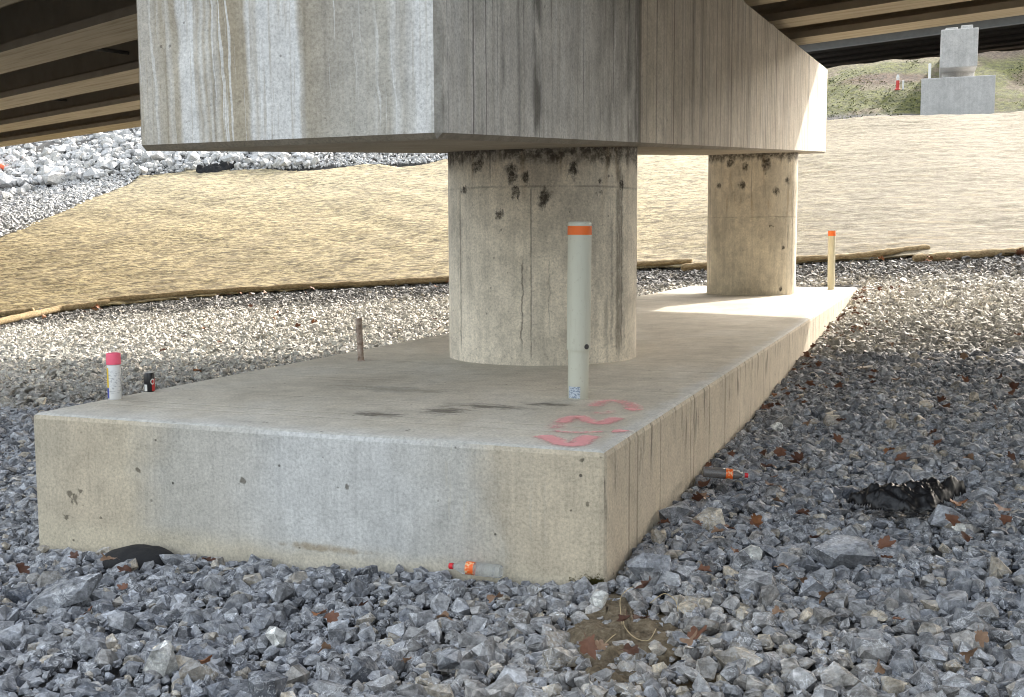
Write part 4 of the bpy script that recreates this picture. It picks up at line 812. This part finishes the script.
# ------------------------------------------------------------ fallen leaves
def leaf_mesh(k):
    rr = random.Random(k); n_ = 44; prof = []
    for i in range(n_):
        t = i/n_*2*math.pi; lob = .62 + .38*abs(math.cos(3.5*t+.2*rr.random())) ; r_ = (.5 + .22*math.cos(t))*lob*(1+.08*rr.uniform(-1, 1)); prof.append((r_*math.cos(t), r_*math.sin(t)*.78))
    bm = bmesh.new(); cr = rr.uniform(.5, 1.4); tw = rr.uniform(-.8, .8); cv = rr.uniform(-.9, .6)
    def bend(x_, y_): return (x_, y_, cr*y_*y_ + cv*x_*x_*.6 + tw*x_*y_ + .05*math.sin(9*x_+k))
    c = bm.verts.new(bend(0, 0)); mid = [bm.verts.new(bend(a*.5, b*.5)) for a, b in prof]; out = [bm.verts.new(bend(a, b)) for a, b in prof]
    for i in range(n_): j = (i+1) % n_; bm.faces.new((c, mid[i], mid[j])); bm.faces.new((mid[i], out[i], out[j], mid[j]))
    s0 = [bm.verts.new(bend(-.2-.1*i, .012*(-1)**q_)) for i in range(5) for q_ in (0, 1)]
    for i in range(4): bm.faces.new((s0[2*i], s0[2*i+2], s0[2*i+3], s0[2*i+1]))
    me_ = bpy.data.meshes.new('leaf'); bm.to_mesh(me_); bm.free(); me_.polygons.foreach_set('use_smooth', [True]*len(me_.polygons)); return me_
def m_leaf(name, a, b):
    n = N(name); tc = n.t.nodes.new('ShaderNodeTexCoord').outputs['Object']; f = n.noise(tc, 5, 5, .6); return n.out(n.mix(f, a, b), .65, n.bump(n.noise(tc, 22, 4), .4, .01))
LM = [(m_leaf('russet_leaf', (.075, .032, .018), (.22, .095, .052)), 'russet dry leaf curled on the gravel', 'russet fallen leaves'), (m_leaf('tan_leaf', (.15, .085, .052), (.34, .215, .135)), 'tan dry leaf lying on the gravel', 'tan fallen leaves'), (m_leaf('dark_leaf', (.035, .015, .009), (.12, .045, .022)), 'dark brown dry leaf lying on the gravel', 'dark fallen leaves'), (m_leaf('orange_leaf', (.16, .062, .024), (.36, .155, .065)), 'orange brown lobed leaf lying on the gravel', 'orange fallen leaves')]
LV = [[leaf_mesh(k*10+j) for j in range(4)] for k in range(4)]
for k in range(4):
    for me_ in LV[k]: me_.materials.append(LM[k][0])
def leaf(x_, y_, s, k, lift=.0):
    if FWX-.1 < x_ < .1 and -.15 < y_ < FL:
        if x_ > -.12 and y_ > .1: x_ = .10 + random.uniform(0, .04)
        elif y_ < 1: y_ = -.14; lift -= .12
    o = bpy.data.objects.new('fallen_leaf', LV[k][random.randrange(4)]); COL.objects.link(o)
    o.location = (x_, y_, T(x_, y_)+.078+lift); o.scale = (s, s, s); o.rotation_euler = (random.gauss(0, .35), random.gauss(0, .35), random.uniform(0, 6.28)); tag(o, LM[k][1], 'leaf', LM[k][2])
spots = [(205, 572, 2, 1), (318, 628, 3, 1), (330, 630, 0, 1), (497, 611, 1, 1.1), (128, 582, 2, 1), (20, 578, 2, 1.1), (75, 568, 2, .9), (112, 570, 1, 1.3), (125, 600, 0, .8), (88, 626, 0, .8), (205, 676, 3, .9), (440, 632, 1, 1), (360, 620, 2, .9), (328, 664, 1, .8), (408, 676, 1, .7), (588, 658, 0, 1.3), (600, 661, 1, .9), (648, 597, 2, 1.4), (700, 583, 0, 1.1), (757, 534, 3, 1.1), (734, 562, 0, .8), (785, 580, 1, .9), (882, 558, 0, 1.2), (884, 571, 0, .8), (957, 514, 3, 1.5), (1003, 520, 0, 1.6), (967, 548, 2, 1), (802, 592, 1, .8), (775, 627, 1, .7), (891, 458, 3, 1.2), (700, 508, 2, 1), (689, 655, 1, 1.2), (972, 667, 1, 1), (880, 683, 1, .8), (980, 650, 1, .9), (782, 500, 1, .9), (800, 524, 2, 1.2), (690, 474, 0, 1), (625, 632, 2, 1), (1012, 468, 2, .9), (895, 634, 0, .7), (730, 462, 0, .9), (760, 400, 3, .8), (630, 668, 2, 1.3)]
for (px, py, k, s) in spots: q = hit(px, py, off=.05); leaf(q[0], q[1], .074*s, k, .03)
for i in range(100):        # drift along the right side of the footing
    y_ = rng.uniform(.6, 17.5); x_ = .06+abs(rng.normal(0, .32)); leaf(x_, y_, rng.uniform(.06, .11), int(rng.choice([0, 0, 2, 1])), .01)
for i in range(90):
    y_ = rng.uniform(-1, 12); x_ = rng.uniform(.3, 6.5); leaf(x_, y_, rng.uniform(.06, .11), int(rng.choice([0, 0, 2, 1])), .01)
for i in range(30):        # gathered near the straw rolls
    x_ = rng.choice([-18, -17, -15, -21, -11, 2, 4, 5, -8]) + rng.normal(0, .8); y_ = toe(x_)-abs(rng.normal(0, .9))-.15; leaf(x_, y_, rng.uniform(.13, .22), int(rng.choice([0, 3, 3, 1])), .03)
for i in range(24):
    x_ = rng.uniform(-16, -4); y_ = rng.uniform(6, 20); leaf(x_, y_, rng.uniform(.1, .16), int(rng.choice([0, 3])), .02)
